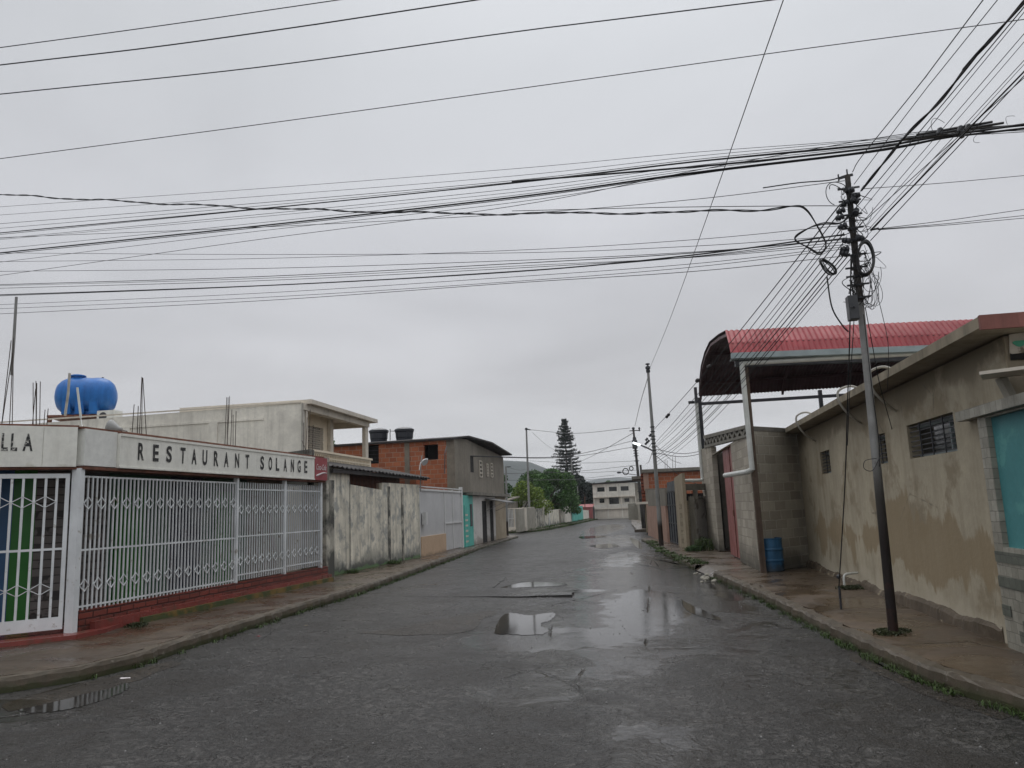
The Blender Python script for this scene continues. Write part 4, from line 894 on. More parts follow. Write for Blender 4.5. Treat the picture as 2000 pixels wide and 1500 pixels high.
g.tube([(11,16.42,4.30),(2.2,16.42,ze),(2.08,16.42,ze)],.05,10); g.tube([(2.08,16.42,ze+.03),(2.10,16.43,2.2)],.055,10); g.tube([(2.10,16.43,2.22),(2.02,16.5,2.17),(1.72,18.2,2.17)],.055,10)
obj('downpipe',g,M['pvc'],CY)
g=MB(); q1=atp(1367,790,EA,EB); g.tube([(1.82,27.3,5.15),(1.82,27.3,2.35)],.06,10); g.tube([(1.82,27.3,2.38),(1.78,27.25,2.33),(1.0,26.9,2.33)],.055,10); obj('downpipe',g,M['pvc'],CY)
g=MB(); g.box(1.55,1.9,27.3,27.4,5.0,5.09); g.box(1.77,1.87,27.2,27.32,5.0,5.55); obj('gutter_end',g,M['darksteel'],CY)
# blue drum
q=atz(1512,1117,.146); DX,DY=q.x,q.y+.22; D=thing('oil_drum','dented blue steel drum standing by the grey block wall','drum',(DX,DY,.146))
rr=.238; hh=.665
g=MB(); prof2=[(rr*.98,0),(rr*1.03,.01),(rr*1.03,.03),(rr,.04)]
for z in (.215,.435): prof2+=[(rr,z-.03),(rr*1.045,z-.005),(rr*1.045,z+.01),(rr,z+.035)]
prof2+=[(rr,hh-.03),(rr*1.03,hh-.02),(rr*1.03,hh),(rr*.96,hh),(rr*.95,hh-.02)]
g.lathe((DX,DY,.146),prof2,36); obj('drum_body',g,M['bluedrum'],D)
# ================= RIGHT FAR FRONTAGES =================
EF=Fr((1.02,26.1),(.06,35.5),-1)
def ef(x,y): return EF.px(x,y)
def panel(name,label,cat,px0,px1,ytl,ytr,mat,zb=.11,d0=-.2,d1=0,fr=EF,parent=None,group=None,ymid=None):
    a=fr.px(px0,ytl,d1); b=fr.px(px1,ytr,d1); g=MB(); g.slab([fr.p(a[0],zb,d1),fr.p(b[0],zb,d1),fr.p(b[0],b[1],d1),fr.p(a[0],a[1],d1)],fr.n*(d0-d1))
    return obj(name,g,M[mat],parent,label=label,cat=cat,group=group)
P=panel('pillar','tall tan rendered pillar between the dark metal gate and mossy block wall','pillar',1316,1331,934,924,'tan',d0=-.10)
# dark gate
DG=thing('metal_gate','narrow dark slate metal gate with vertical panels beside the tan pillar','gate',tuple(EF.p(5,.12)))
a=ef(1299,943);b=ef(1322,936)
g=MB(); g.slab([EF.p(a[0],.14,-.06),EF.p(b[0],.14,-.06),EF.p(b[0],b[1],-.06),EF.p(a[0],a[1],-.06)],EF.n*-.04); obj('gate_leaf',g,M['gatedark'],DG)
g=MB()
for t in (0,.2,.4,.6,.8,1): u=a[0]+(b[0]-a[0])*t; EF.box(g,u-.02,u+.02,.14,min(a[1],b[1])-.4,-.059,-.03)
for z in (.16,.85,1.5,2.0): EF.box(g,min(a[0],b[0]),max(a[0],b[0]),z,z+.04,-.059,-.025)
obj('gate_frame',g,M['darksteel'],DG)
GP=panel('grey_wall','grey rendered wall top above the salmon wall behind the second pole','wall',1264,1298,958,955,'greyrender',zb=1.5,d0=-.22,d1=.004)
SP=panel('salmon_wall','faded salmon wall with grey upper part behind the second pole','wall',1262,1299,985,985,'salmon',d0=-.25)
# returns facing us: white wall, pilasters, lintel
RT=Fr((1.03,26.12),(1.25,26.32)); RT.n=Vector((RT.u.y,-RT.u.x,0))
RW=Fr((1.45,26.50),(1.88,27.5)); RW.n=Vector((RW.u.y,-RW.u.x,0))
MW=thing('block_gateway','mossy cream block gateway with heavy concrete lintel between pillar and shed','gateway',(1.3,26.6,.12))
z1_=RT.px(1340,978)[1]
g=MB(); RT.wall(g,.0,RT.L,.1,z1_,-.15,0,[(.12,.15,.1,z1_)]); obj('block_wall',g,wall_mat('cream_block',(.52,.45,.33),.3,2,.85,brick=(1,.9,.22,.14,(.30,.25,.18),(.42,.37,.27),.01),streak=((.12,.10,.07),.7)),MW)
g=MB(); g.slab([(1.12,26.02,2.0),(1.95,26.9,2.0),(2.1,27.6,2.0),(1.0,26.6,2.0)],(0,0,.2)); g.box(1.05,1.2,26.1,26.3,1.78,2.0); g.box(1.42,1.58,26.45,26.6,1.68,2.0); obj('lintel',g,M['concrete'],MW)
g=MB(); g.box(1.25,1.44,26.32,26.5,.1,1.79); obj('pilaster',g,M['conclight'],MW)
g=MB(); RW.box(g,0.1,RW.L,.1,1.72,-.1,0); obj('white_panel',g,M['white2'],MW)
g=MB(); RW.box(g,0.0,RW.L,1.74,1.78,-.1,.04); obj('white_cap',g,M['whitegate'],MW)
g=MB(); g.box(1.05,2.2,27.9,28.1,.1,1.9); obj('rear_wall',g,M['dark'],MW)
# brick house on the right
B2=thing('brick_house','orange clay block house with dark concrete roof slab and bare rebars on the right','house',(1.5,43,.12))
BF2=Fr((-.22,42),(4.2,42)); BF2.n=Vector((0,-1,0))
g=MB(); BF2.wall(g,0,4.4,.1,3.22,-.2,0,[]); obj('wall',g,M['brickx'],B2)
g=MB(); BF2.box(g,.0,1.4,.1,2.4,.003,.10); obj('grey_wall',g,M['greyrender'],B2)
g=MB(); BF2.box(g,-.05,.22,2.3,3.3,.003,.08); obj('column',g,M['salmon'],B2)
g=MB(); g.box(-.35,4.2,41.8,46,3.25,3.42); g.box(-.9,-.2,42.3,45.5,2.95,3.1); obj('roof_slab',g,M['concrete'],B2)
g=MB(); g.box(-.42,-.22,42.2,46,1.7,3.2); obj('side_wall',g,wall_mat('end_on_clay_block',(.30,.09,.05),.3,2,.85,brick=(0,1,.3,.18,(.05,.02,.015),(.24,.08,.045),.03)),B2)
g=MB(); g.box(-.75,-.1,41.7,45.8,1.60,1.72); obj('ledge',g,M['creamd'],B2)
g=MB(); g.box(-.30,.05,42.02,46,.1,1.6); obj('lower_wall',g,M['tan'],B2)
rebar_at('four bare rebars on the roof slab of the right hand brick house',43,[(1299,1299,898),(1303,1303,899),(1314,1314,890),(1319,1319,890)],917,3.4,r=.012)
# side street beyond: slab with white walls
g=MB(); g.box(-.1,.1,47.5,70,.15,1.6); g.box(.1,.9,70,70.2,.15,2.0); obj('white_wall',g,M['white2'],label='low white wall behind the twin dark poles far down the right side',cat='wall')
g=MB(); 
for y in (48.5,50.0): g.box(-.35,-.28,y,y+.06,.15,1.0)
g.box(-.34,-.29,48.4,50.2,.5,.56); obj('fence_rail',g,M['darksteel'],label='short dark railing at the far right pavement edge',cat='railing')
g=MB(); g.box(-2.2,.5,78,78.2,.1,1.7); g.box(-1.2,.9,74,78,.1,2.9); obj('far_house',g,M['conclight'],label='pale grey house half hidden behind the twin dark poles',cat='house')
# ================= FAR WHITE BUILDING =================
FB=thing('apartment_building','white three storey building with dark windows closing the end of the street','building',(-4,97,.0))
yb=95; FF=Fr((aty(1160,1000,yb).x,yb),(aty(1243,1000,yb).x,yb)); FF.n=Vector((0,-1,0))
def fz(y): return aty(1200,y,yb).z
ztop=fz(944)
def fh(xa,ya,xb,yb_): a=FF.px(xa,ya);b=FF.px(xb,yb_); return (a[0],b[0],b[1],a[1])
h3=[fh(1166,952,1181,960),fh(1189,951,1205,959),fh(1212,950,1228,958)]; h2=[fh(1170,974,1180,982),fh(1189,970,1209,984),fh(1219,973,1229,980)]
g=MB(); FF.wall(g,0,FF.L,fz(969),ztop,-.3,0,h3); FF.wall(g,0,FF.L,fz(992),fz(970),-.8,-.5,h2); FF.wall(g,0,FF.L,0,fz(993),-.3,0,[]); obj('wall',g,M['whitewall'],FB)
g=MB(); g.slab([FF.p(FF.L+.02,0,-.02),FF.p(FF.L+.02,ztop,-.02),FF.p(FF.L+1.6,ztop-.3,-5),FF.p(FF.L+1.6,0,-5)],(-.1,0,0)); g.box(FF.o.x+.02,FF.o.x+.2,95.8,102,0,ztop-.2); obj('side_wall',g,M['greyrender'],FB)
for h in h3+h2:
    g=MB(); FF.box(g,h[0],h[1],h[2],h[3],-.75 if h in h2 else -.25,-.7 if h in h2 else -.2); obj('window',g,M['glass'],FB)
g=MB(); g.slab([FF.p(-.3,ztop-.02,.3),FF.p(FF.L+.3,ztop+.22,.3),FF.p(FF.L+1.5,ztop+.22,-5),FF.p(-.3,ztop,-5)],(0,0,.12)); obj('roof',g,M['tin'],FB)
g=MB(); FF.box(g,0,FF.L,fz(994),fz(992),-.6,.2); FF.box(g,0,FF.L,fz(971),fz(969),-.6,.08); obj('balcony_floor',g,M['creamd'],FB)
g=MB(); u=0.02
while u<FF.L: FF.box(g,u,u+.03,fz(992),fz(986),.12,.15); u+=.12
FF.box(g,0,FF.L,fz(986),fz(985.5),.11,.16); obj('balcony_railing',g,M['whitegate'],FB)
g=MB()
for t in (0,.33,.66,1): FF.box(g,FF.L*t-.06 if t else 0,FF.L*t+.06,fz(992),fz(970),-.1,0)
obj('column',g,M['creamd'],FB)
g=MB()
for a,b in ((.06,.32),(.36,.66),(.69,.96)): FF.box(g,FF.L*a,FF.L*b,.1,1.2,.004,.03)
obj('garage_door',g,M['creamd'],FB)
# ================= LEFT FAR FENCES =================
LF=Fr((-8.5,52.5),(-7.1,92)) 
def lf(x,y): return LF.px(x,y)
FG=thing('front_fence','cream low wall with white vertical bar fence across the side street','fence',(-9.6,53,.13))
FX=Fr((-8.5,52.5),(-11.2,54.2),-1); 
g=MB(); FX.box(g,0,FX.L,.12,.38,-.15,0); FX.box(g,0,FX.L,1.62,1.68,-.12,0); FX.box(g,0,.2,.12,1.7,-.2,.02); FX.box(g,.9,1.0,.12,1.66,-.12,.01); obj('low_wall',g,M['creamd'],FG)
g=MB(); u=.2
while u<FX.L: FX.box(g,u,u+.035,.38,1.62,-.06,-.02); u+=.13
FX.box(g,.2,FX.L,.95,.99,-.055,-.025); obj('fence_bars',g,M['whitegate'],FG)
g=MB(); FX.box(g,1.9,FX.L+1,.12,1.5,-1.5,-1.45); obj('dark_backdrop_wall',g,M['greyrender'],FG)
def lfwall(label,x0,x1,y0,y1,mat,name='street_wall',cat='wall',d1=0):
    a=lf(x0,y0)[0]; b=lf(x1,y1)[0]; za=lf(x0,y0)[1]; zb_=lf(x1,y1)[1]
    g=MB(); g.slab([LF.p(a,.12,d1),LF.p(b,.12,d1),LF.p(b,zb_,d1),LF.p(a,za,d1)],-LF.n*.2); return obj(name,g,M[mat],label=label,cat=cat)
LF_=[('first section of the far left wall, pale grey panels beside the pole',1012,1044,994,990,'conclight'),
('dim brownish section of the far left street wall under the green tree',1044,1062,993,993,'mold'),
('grey section of far left street wall with white drainpipe',1062,1078,992,990,'concwall'),
('long weathered low section of far left wall below overhanging branches',1078,1101,996,994,'concwall'),
('taller cream section of far left wall before the turquoise one',1101,1115,984,983,'whitewall'),
('pale blue-grey wall section just before the turquoise wall',1115,1123,990,990,'turq'),
('bright turquoise wall section far down the left side',1123,1138,989,988,'turq'),
('cream wall section between turquoise wall and dark gate at street end',1139,1157,996,997,'whitewall')]
for l,a,b,c_,d_,m_ in LF_: lfwall(l,a,b,c_,d_,m_)
for lb_,x_,y0_,mt_,w_ in (('thin white drainpipe on the far left street wall',1072,993,'whitegate',.10),('cream pilaster on the far left wall close to the tall pole',1027,993,'creamd',.16),('brownish pilaster under the bushy green tree, far left wall',1061,992,'mold',.3),('dark pilaster below the overhanging branches, far left wall',1093,996,'greyrender',.25)):
    u_,z_=LF.px(x_,y0_,.03); g=MB(); LF.box(g,u_-w_,u_+w_,.12,z_+.03,.004,.05); obj('pilaster',g,M[mt_],label=lb_,cat='pilaster')
g=MB(); g.box(-7.0,-6.7,92.5,94.9,0,1.55); obj('dark_gate',g,M['darksteel'],label='dark gate touching the left side of the far white building',cat='gate')
g=MB(); 
for x0,x1,z in ((-10.5,-8.9,1.7),): g.box(x0,x1,62,68,.1,2.3)
obj('low_house',g,M['whitewall'],label='low whitish house behind the cream bar fence, mostly hidden',cat='house')
g=MB(); g.box(-13.0,-10.2,55,60,.1,2.2); g.slab([(-13.2,54.8,2.2),(-10,54.8,2.2),(-10,60,2.5),(-13.2,60,2.5)],(0,0,.08)); obj('low_house',g,M['greyrender'],label='dark roofed low house just behind the white bar fence',cat='house')
g=MB(); p=aty(1150,990,93); g.slab([(p.x-1.5,91,1.5),(p.x+.6,91,1.45),(p.x+.6,94,1.8),(p.x-1.5,94,1.8)],(0,0,.06)); g.box(p.x-1.4,p.x+.5,91.2,94,.1,1.5); obj('low_house',g,simple('faded_red_tin',(.30,.09,.09),.6,0,.2,3),label='small house with faded red roof near the street end',cat='house')
# ================= HILLS =================
def hillmesh(x0,x1,y0,y1,prof,nx=90,ny=24,seed=1):
    rnd=random.Random(seed); ph=[rnd.uniform(0,6) for _ in range(8)]; mb=MB()
    def H_(x):
        for (a,za),(b,zb) in zip(prof,prof[1:]):
            if a<=x<=b: t=(x-a)/(b-a); t=t*t*(3-2*t)*.5+t*.5; return za+(zb-za)*t
        return prof[0][1] if x<prof[0][0] else prof[-1][1]
    for j in range(ny+1):
        for i in range(nx+1):
            x=x0+(x1-x0)*i/nx; y=y0+(y1-y0)*j/ny; s=math.sin(math.pi*min(1,j/ny*1.0)*.5)**.8 if j<=ny else 1
            n_=sum(math.sin(x*.013*(k+1)+ph[k]+y*.004*(k+2))*3.2/(k+1) for k in range(6))
            mb.v.append((x,y,-2+H_(x)*s+n_*s*.6))
    for j in range(ny):
        for i in range(nx): a=j*(nx+1)+i; mb.f.append((a,a+1,a+nx+2,a+nx+1))
    return mb
def hx(px,py,y): p=aty(px,py,y); return (p.x,p.z)
pr=[(-1500,60),(-700,70)]+[hx(x,y,1000) for x,y in ((880,912),(950,898),(1035,900),(1070,915),(1105,932),(1135,948),(1180,958),(1240,968))]+[(300,25),(1500,40)]
struct('hill',hillmesh(-1500,1500,650,1000,pr,140,20,3),M['hill'])
pr=[(-3000,60),(-800,40)]+[hx(x,y,1700) for x,y in ((1060,965),(1110,950),(1150,940),(1200,932),(1240,930),(1290,925),(1400,930))]+[(600,90),(3000,70)]
struct('hill',hillmesh(-2600,2600,1250,1700,pr,160,16,5),M['hill'])
# ================= TREES =================
def leafcloud(mb,blobs,n,size,rnd,flat=0.):
    tot=sum(b[3]*b[4]*b[5] for b in blobs)
    for (cx,cy,cz,rx,ry,rz) in blobs:
        k=int(n*rx*ry*rz/tot)+8
        for _ in range(k):
            while 1:
                p=Vector([rnd.uniform(-1,1) for _ in range(3)])
                if .25<p.length<1: break
            p=p*(.72+.28*rnd.random())/max(p.length**.5,.4) if p.length<.7 else p
            c=Vector((cx+p.x*rx,cy+p.y*ry,cz+p.z*rz)); d=Vector([rnd.gauss(0,1) for _ in range(3)]).normalized(); e_=d.orthogonal().normalized(); w=d.cross(e_)
            s=size*rnd.uniform(.6,1.4); mb.add([c-e_*s,c-w*s*.45,c+e_*s,c+w*s*.45],[(0,1,2,3)])
def broadleaf(name,label,base,h,r,mat,seed,n=9000,size=.13,group=None,squash=.8,trunk=.12,lo=.35):
    rnd=random.Random(seed); T=thing(name,label,'tree',base,group); b=Vector(base)
    tr=MB(); tr.tube(catmull([b,b+Vector((.05,0,h*.2)),b+Vector((-.05,.05,h*.4)),b+Vector((.1,0,h*.75))],4),[trunk*(1-.06*i) for i in range(13)],8); blobs=[]
    for i in range(26):
        a=rnd.uniform(0,6.28); q=rnd.uniform(.1,1)**.6; z=rnd.uniform(lo,1); rr=r*q*math.sqrt(max(.05,1-((z-.55)/.55)**2))
        c=b+Vector((rr*math.cos(a),rr*math.sin(a),h*z*.93)); s=r*rnd.uniform(.22,.40); blobs.append((c.x,c.y,c.z,s,s,s*squash))
        if i%3==0: tr.tube([b+Vector((0,0,h*.35)),b.lerp(c,.6)+Vector((0,0,h*.2)),c],[trunk*.5,trunk*.3,trunk*.1],5)
    obj('trunk',tr,M['bark'],T)
    g=MB(); leafcloud(g,blobs,n,size,rnd); obj('crown',g,M[mat],T,fix=False)
def gbase(px,py,y): p=aty(px,py,y); return (p.x,p.y,0)
broadleaf('tree','bushy dark green tree spilling over the far left street wall',gbase(1062,1000,70),4.9,2.7,'leafgreen',11,15000,.10)
broadleaf('tree','small green tree overhanging the wall just left of the tall conifer',gbase(1100,1000,76),3.3,1.5,'leafgreen',12,5000,.09)
broadleaf('tree','yellowish green tree behind the white bar fence',gbase(1018,1000,62),3.5,2.3,'leafyellow',13,11000,.09)
broadleaf('tree','green tree close against the end of the brick house',gbase(962,1000,58),4.4,1.5,'leafgreen',14,7000,.09)
broadleaf('tree','leafy tree behind the white balcony, seen between its columns',(-16.5,36,0),6.0,2.3,'leafgreen',15,11000,.12)
broadleaf('tree','large green tree in the distance behind the yellowish one',gbase(1045,1000,95),6.0,3.2,'leafgreen',16,8000,.15)
broadleaf('tree','dark rounded tree beside the far white building roof left edge',gbase(1152,1000,104),4.9,2.4,'leafdark',17,8000,.14)
broadleaf('tree','small treetop poking above the roof of the far white building',gbase(1196,950,118),5.6,1.7,'leafgreen',18,4000,.15)
# tall araucaria
def araucaria():
    rnd=random.Random(5); p=aty(1113,1000,110); base=Vector((p.x,110,0)); top=aty(1096,818,110).z
    T=thing('conifer','tall layered conifer with horizontal tiers towering over the far left wall','tree',tuple(base))
    g=MB(); tp_=base+Vector((-.15,0,top)); g.tube([base,base.lerp(tp_,.5),tp_],[.22,.13,.03],8); obj('trunk',g,M['bark'],T)
    z=3.6; n=MB(); br=MB()
    while z<top-.05:
        f=(z/top); 
        R_=(1-f)**.55*2.3+.12 if f>.45 else 2.2-.0*(f)
        if f<.45: R_=1.75+rnd.uniform(-.2,.3)
        else: R_=.22+1.85*min(1,((1-f)/.5))**.75
        c=base.lerp(tp_,f); k=11; ph=rnd.uniform(0,6)
        for i in range(k):
            if rnd.random()<.10: continue
            a=ph+6.283*i/k+rnd.uniform(-.2,.2); L_=R_*rnd.uniform(.6,1.22); d=Vector((math.cos(a),math.sin(a),0)); up=.12+.5*max(0,f-.6)
            tip=c+d*L_+Vector((0,0,L_*up*.8)); br.tube([c,c+d*L_*.6+Vector((0,0,L_*up*.3)),tip],[.03,.02,.01],4)
            m_=int(14+L_*44)
            for j in range(m_):
                t=rnd.uniform(.12,1.05)**.8; q=c+d*L_*t+Vector((0,0,L_*up*.8*t*t))+Vector((-d.y,d.x,0))*rnd.gauss(0,.16*L_*.5)+Vector((0,0,rnd.gauss(.03,.075)))
                e_=Vector((rnd.gauss(0,.5),rnd.gauss(0,.5),.35+rnd.random()*.5)).normalized(); w=e_.cross(Vector((rnd.random(),rnd.random(),.2))).normalized(); s=.13
                n.add([q-e_*s*.6,q-w*s*.3,q+e_*s,q+w*s*.3],[(0,1,2,3)])
        z+=(.46 if f<.75 else .34)*rnd.uniform(.75,1.25)
    obj('branches',br,M['bark'],T); obj('crown',n,M['leafdark'],T,fix=False)
araucaria()
broadleaf('conifer','dense dark conifer mass at the foot of the tall tiered conifer',gbase(1130,1000,108),5.6,2.9,'leafdark',21,14000,.15,lo=.12)
# ================= GRASS, WEEDS =================
def blades(mb,c,n,rad_,h,rnd,w=.006):
    for _ in range(n):
        a=rnd.uniform(0,6.28); q=rad_*math.sqrt(rnd.random()); p=Vector((c[0]+q*math.cos(a),c[1]+q*math.sin(a),c[2])); d=Vector((rnd.gauss(0,1),rnd.gauss(0,1),0)).normalized(); s=Vector((-d.y,d.x,0))*w; hh_=h*rnd.uniform(.4,1.1)
        m1=p+d*hh_*.3+Vector((0,0,hh_*.6)); t=p+d*hh_*.9+Vector((0,0,hh_*.75)); mb.add([p-s,p+s,m1+s,m1-s,t],[(0,1,2,3),(3,2,4)])
rnd=random.Random(3); g=MB()
def along(pts,step,off,cond,n,rad_,h,z=0.,mb=None,w=.006):
    for i in range(len(pts)-1):
        a,b=Vector(pts[i]),Vector(pts[i+1]); k=int((b-a).length/step)+1; d=(b-a).normalized(); nn=Vector((d.y,-d.x))
        for j in range(k):
            p=a+(b-a)*(j/k)
            if cond(p.y,p.x)>rnd.random(): blades(mb,(p.x+nn.x*off+rnd.uniform(-.03,.03),p.y+nn.y*off+rnd.uniform(-.03,.03),z),n,rad_,h*rnd.uniform(.6,1.3),rnd,w)
along(RK[1:],.07,-.05,lambda y,x: (.95 if y<8 else .8 if y<10 else .5 if y<12.5 else .25)*(1 if math.sin(y*4.3)+math.sin(y*9.7+x)>-.9 else .15),22,.05,.07,mb=g,w=.003)
along(LK,.12,.05,lambda y,x: .22 if y<11 else (.5 if y<14 else .75 if y<26 else .3),12,.07,.07,mb=g)
along(LK3[1:],.2,.1,lambda y,x:.8,14,.25,.2,mb=g,w=.015); along(LK3[1:],.3,-.4,lambda y,x:.6,14,.35,.16,z=.14,mb=g,w=.015)
struct('grass',g,M['grass'],'stuff',fix=False)
g=MB()
for (x,y,z) in [(1.05,20.0,.12),(.9,20.6,.12),(.75,21.3,.12),(.6,22.2,.12),(.45,23.5,.12),(.28,25,.12),(.18,26.5,.12),(.05,28.5,.12),(-.05,30.5,.12),(-.1,32,.1)]:
    for k in range(8): blades(g,(x+rnd.uniform(-.13,.16),y+rnd.uniform(-.6,.6),z),20,.16,.075,rnd,.010)
struct('grass_verge',g,M['grass'],'stuff',fix=False)
def weed(label,c,r,h,n,mat='grassdark',size=.03,name='weed_clump'):
    g=MB(); rnd=random.Random(int(c[0]*100)); blobs=[(c[0]+rnd.uniform(-r,r)*.5,c[1]+rnd.uniform(-r,r)*.5,c[2]+h*rnd.uniform(.3,.6),r*.6,r*.6,h*.5) for _ in range(6)]
    leafcloud(g,blobs,n,size,rnd); blades(g,c,60,r,h*1.2,rnd,.008); obj(name,g,M[mat],label=label,cat='weeds',fix=False)
weed('tall bushy weeds growing at the foot of the white panel beside the shed',(1.55,24.9,.12),.30,.40,900,'grass',.02)
weed('low weeds in front of the mossy cream block gateway',(1.2,24.6,.12),.25,.18,700,size=.02)
weed('weeds under the black mould stain of the old whitish wall',(-7.62,22.4,.14),.22,.12,450,'grass',.016)
weed('weeds at the near foot of the old whitish wall beside restaurant plinth',(-7.72,19.3,.14),.22,.10,450,'grass',.016)
weed('ring of moss around the base of the large leaning pole',(2.44,9.02,.146),.20,.04,1200,'moss',.014,'moss_ring')
weed('moss patch below the elbow pipe at the foot of the beige wall',(3.05,13.3,.146),.25,.05,800,'moss',.015,'moss_patch')
weed('thin moss line where the restaurant plinth meets the pavement',(-7.45,10.4,.146),.18,.05,500,'moss',.014,'moss_patch')
# pebbles / litter on the road
g=MB(); rnd=random.Random(9)
for _ in range(420):
    x=rnd.uniform(-6,2.2); y=rnd.uniform(3.2,16); r_=rnd.uniform(.004,.011); g.lathe((x,y,.0),[(r_,0),(r_*.8,r_*.7),(r_*.2,r_)],5)
struct('pebbles',g,simple('pebble',(.16,.155,.15),.5,0,.5,30,0),'stuff',fix=False)
g=MB(); 
for _ in range(26):
    a=rnd.uniform(0,1); x=1.15+rnd.uniform(-.2,.25)-a*.15; y=17.2+rnd.uniform(-1,1.2); s=rnd.uniform(.02,.06); g.lathe((x,y,.0),[(s,0),(s*1.05,s*.4),(s*.5,s*.8)],6)
struct('rubble',g,M['conclight'],'stuff')
for i_,(px_,py_,l_,m_,sz_) in enumerate(((243,1326,'flat white scrap of paper lying in the wet gutter, left foreground','signwhite',.07),(505,1243,'small crumpled red wrapper by the left kerb','redsign',.035),(598,1222,'pale dry leaf lying near the left kerb','wood',.03),(1640,1251,'small white scrap beside the right kerb','signwhite',.03))):
    q=atz(px_,py_,.004); g=MB(); pts=[(q.x+sz_*math.cos(a_)*random.uniform(.7,1.1),q.y+sz_*.5*math.sin(a_)*random.uniform(.7,1.1),.004+random.uniform(0,sz_*.15)) for a_ in (0,.9,1.8,2.8,3.7,4.6,5.5)]; g.slab(pts,(0,0,.004)); obj('litter',g,M[m_],label=l_,cat='litter')
# ================= POLES =================
def tapered(base,top,r0,r1,n=12): 
    g=MB(); g.tube([base,Vector(base).lerp(Vector(top),.5),top],[r0,(r0+r1)/2,r1],n); return g
PB=aty(1745,1236,9.0); PB.z=.1; PT=aty(1655,342,9.0); PT.y=9.0
def pp(z): 
    t=(z-PB.z)/(PT.z-PB.z); return PB.lerp(PT,t)
U=thing('utility_pole','large leaning concrete pole with blackened foot and tangle of cables at its head','utility pole',(PB.x,PB.y,PB.z))
zs=3.75
g=MB(); g.tube([PB,pp(2.0),pp(zs)],[.052,.045,.038],16); obj('shaft',g,M['pole'],U,smooth=False)
g=MB(); g.tube([pp(zs),pp(4.6),PT],[.038,.035,.030],12); obj('pole_head',g,M['poletop'],U)
rnd=random.Random(4)
for k,(px,py) in enumerate(((1642,412),(1640,425),(1660,372),(1672,382),(1650,398),(1670,392),(1645,442),(1672,413),(1653,470),(1680,465),(1650,487),(1648,495))):
    q=aty(px,py,8.93); g=MB(); c=pp(q.z); d=(q-c); d=d.normalized() if d.length>.01 else Vector((1,0,0))
    g.lathe(q,[(.012,-.05),(.034,-.045),(.036,-.02),(.02,-.012),(.036,-.002),(.034,.02),(.02,.028),(.033,.035),(.012,.05)],10,axis=(d.x+rnd.uniform(-.5,.5),.3,rnd.uniform(-.4,.4))); obj('insulator',g,M['darksteel'],U)
g=MB()
for z in (5.1,4.95,4.78,4.62,4.48,4.3,4.15,4.05,3.95,3.8):
    g=MB(); g.lathe(pp(z),[(.05,-.012),(.057,-.01),(.057,.01),(.05,.012)],12); g.bar(pp(z)+Vector((-.13,-.03,0)),pp(z)+Vector((.11,-.03,.01)),.014,.02); obj('clamp',g,M['darksteel'],U)
g=MB()
g.bar(PT+Vector((-.10,0,-.03)),PT+Vector((.06,0,.0)),.012,.03); g.bar(PT+Vector((-.10,0,-.06)),PT+Vector((-.1,0,.02)),.014,.014); g.bar(PT,PT+Vector((0,0,.07)),.014)
obj('pole_top_bracket',g,M['darksteel'],U)
q=aty(1665,603,8.88); g=MB(); a=pp(q.z); s=.0
g.slab([(q.x-.055,8.80,q.z-.135),(q.x+.045,8.80,q.z-.135),(q.x+.045,8.80,q.z+.135),(q.x-.055,8.80,q.z+.135)],(0,.12,0)); bo=obj('junction_box',g,M['greybox'],U)
g=MB(); g.box(q.x-.050,q.x+.040,8.785,8.799,q.z-.128,q.z+.128); g.lathe((q.x-.035,8.78,q.z),[(.012,-.02),(.012,.01)],8,axis=(0,1,0)); g.lathe((q.x-.005,8.78,q.z),[(.012,-.02),(.012,.01)],8,axis=(0,1,0)); obj('box_door',g,M['greybox'],bo)
def loop(c,rx,rz,tilt,n=28,turns=1.,ph=0,jit=.0):
    P=[]
    for i in range(int(n*turns)+1):
        a=ph+6.283*i/n; x=rx*math.cos(a); z=rz*math.sin(a); P.append(Vector(c)+Vector((x*math.cos(tilt)-z*math.sin(tilt),math.sin(a*2)*.02+jit*i/n,x*math.sin(tilt)+z*math.cos(tilt))))
    return P
q=aty(1689,505,8.9); g=MB()
for k in range(6): g.tube(loop(q+Vector((rnd.uniform(-.008,.008),-.01*k,rnd.uniform(-.01,.01))),.082+rnd.uniform(-.006,.006),.195+rnd.uniform(-.012,.012),-.12),.010,5)
obj('cable_coil',g,M['black'],label='thick black cable coil hanging on the right side of the large pole',cat='cable coil')
q=aty(1616,522,8.9); g=MB()
for k in range(6): g.tube(loop(q+Vector((rnd.uniform(-.012,.012),-.01*k,rnd.uniform(-.01,.01))),.045+rnd.uniform(-.012,.006),.115+rnd.uniform(-.012,.012),.62),.006,5)
obj('cable_coil',g,M['black'],label='small slanted cable coil hanging in the air left of the large pole',cat='cable coil')
g=MB()
for (x,y,rx,rz,ti) in ((1705,535,.10,.2,-.25),(1702,540,.08,.25,-.3),(1700,570,.07,.17,-.1),(1705,565,.10,.19,.1),(1636,375,.12,.14,.4),(1640,380,.07,.16,.5),(1655,380,.06,.10,.2),(1600,480,.12,.10,-.2),(1690,400,.09,.25,-.2),(1680,440,.06,.16,.3)):
    g.tube(loop(aty(x,y,8.92),rx,rz,ti,ph=rnd.uniform(0,6),turns=rnd.uniform(.7,1.2),jit=.05),rnd.choice([.003,.004,.005]),5)
for k in range(48):
    z=rnd.uniform(3.95,5.15); c=pp(z)+Vector((rnd.uniform(-.10,.10),-.06,0)); e2=c+Vector((rnd.uniform(-.16,.16),rnd.uniform(-.05,.05),rnd.uniform(-.35,.1))); md=(c+e2)/2+Vector((rnd.uniform(-.15,.15),-.05,rnd.uniform(-.2,.05)))
    g.tube(catmull([c,md,e2],6),rnd.choice([.0025,.0035,.005]),4)
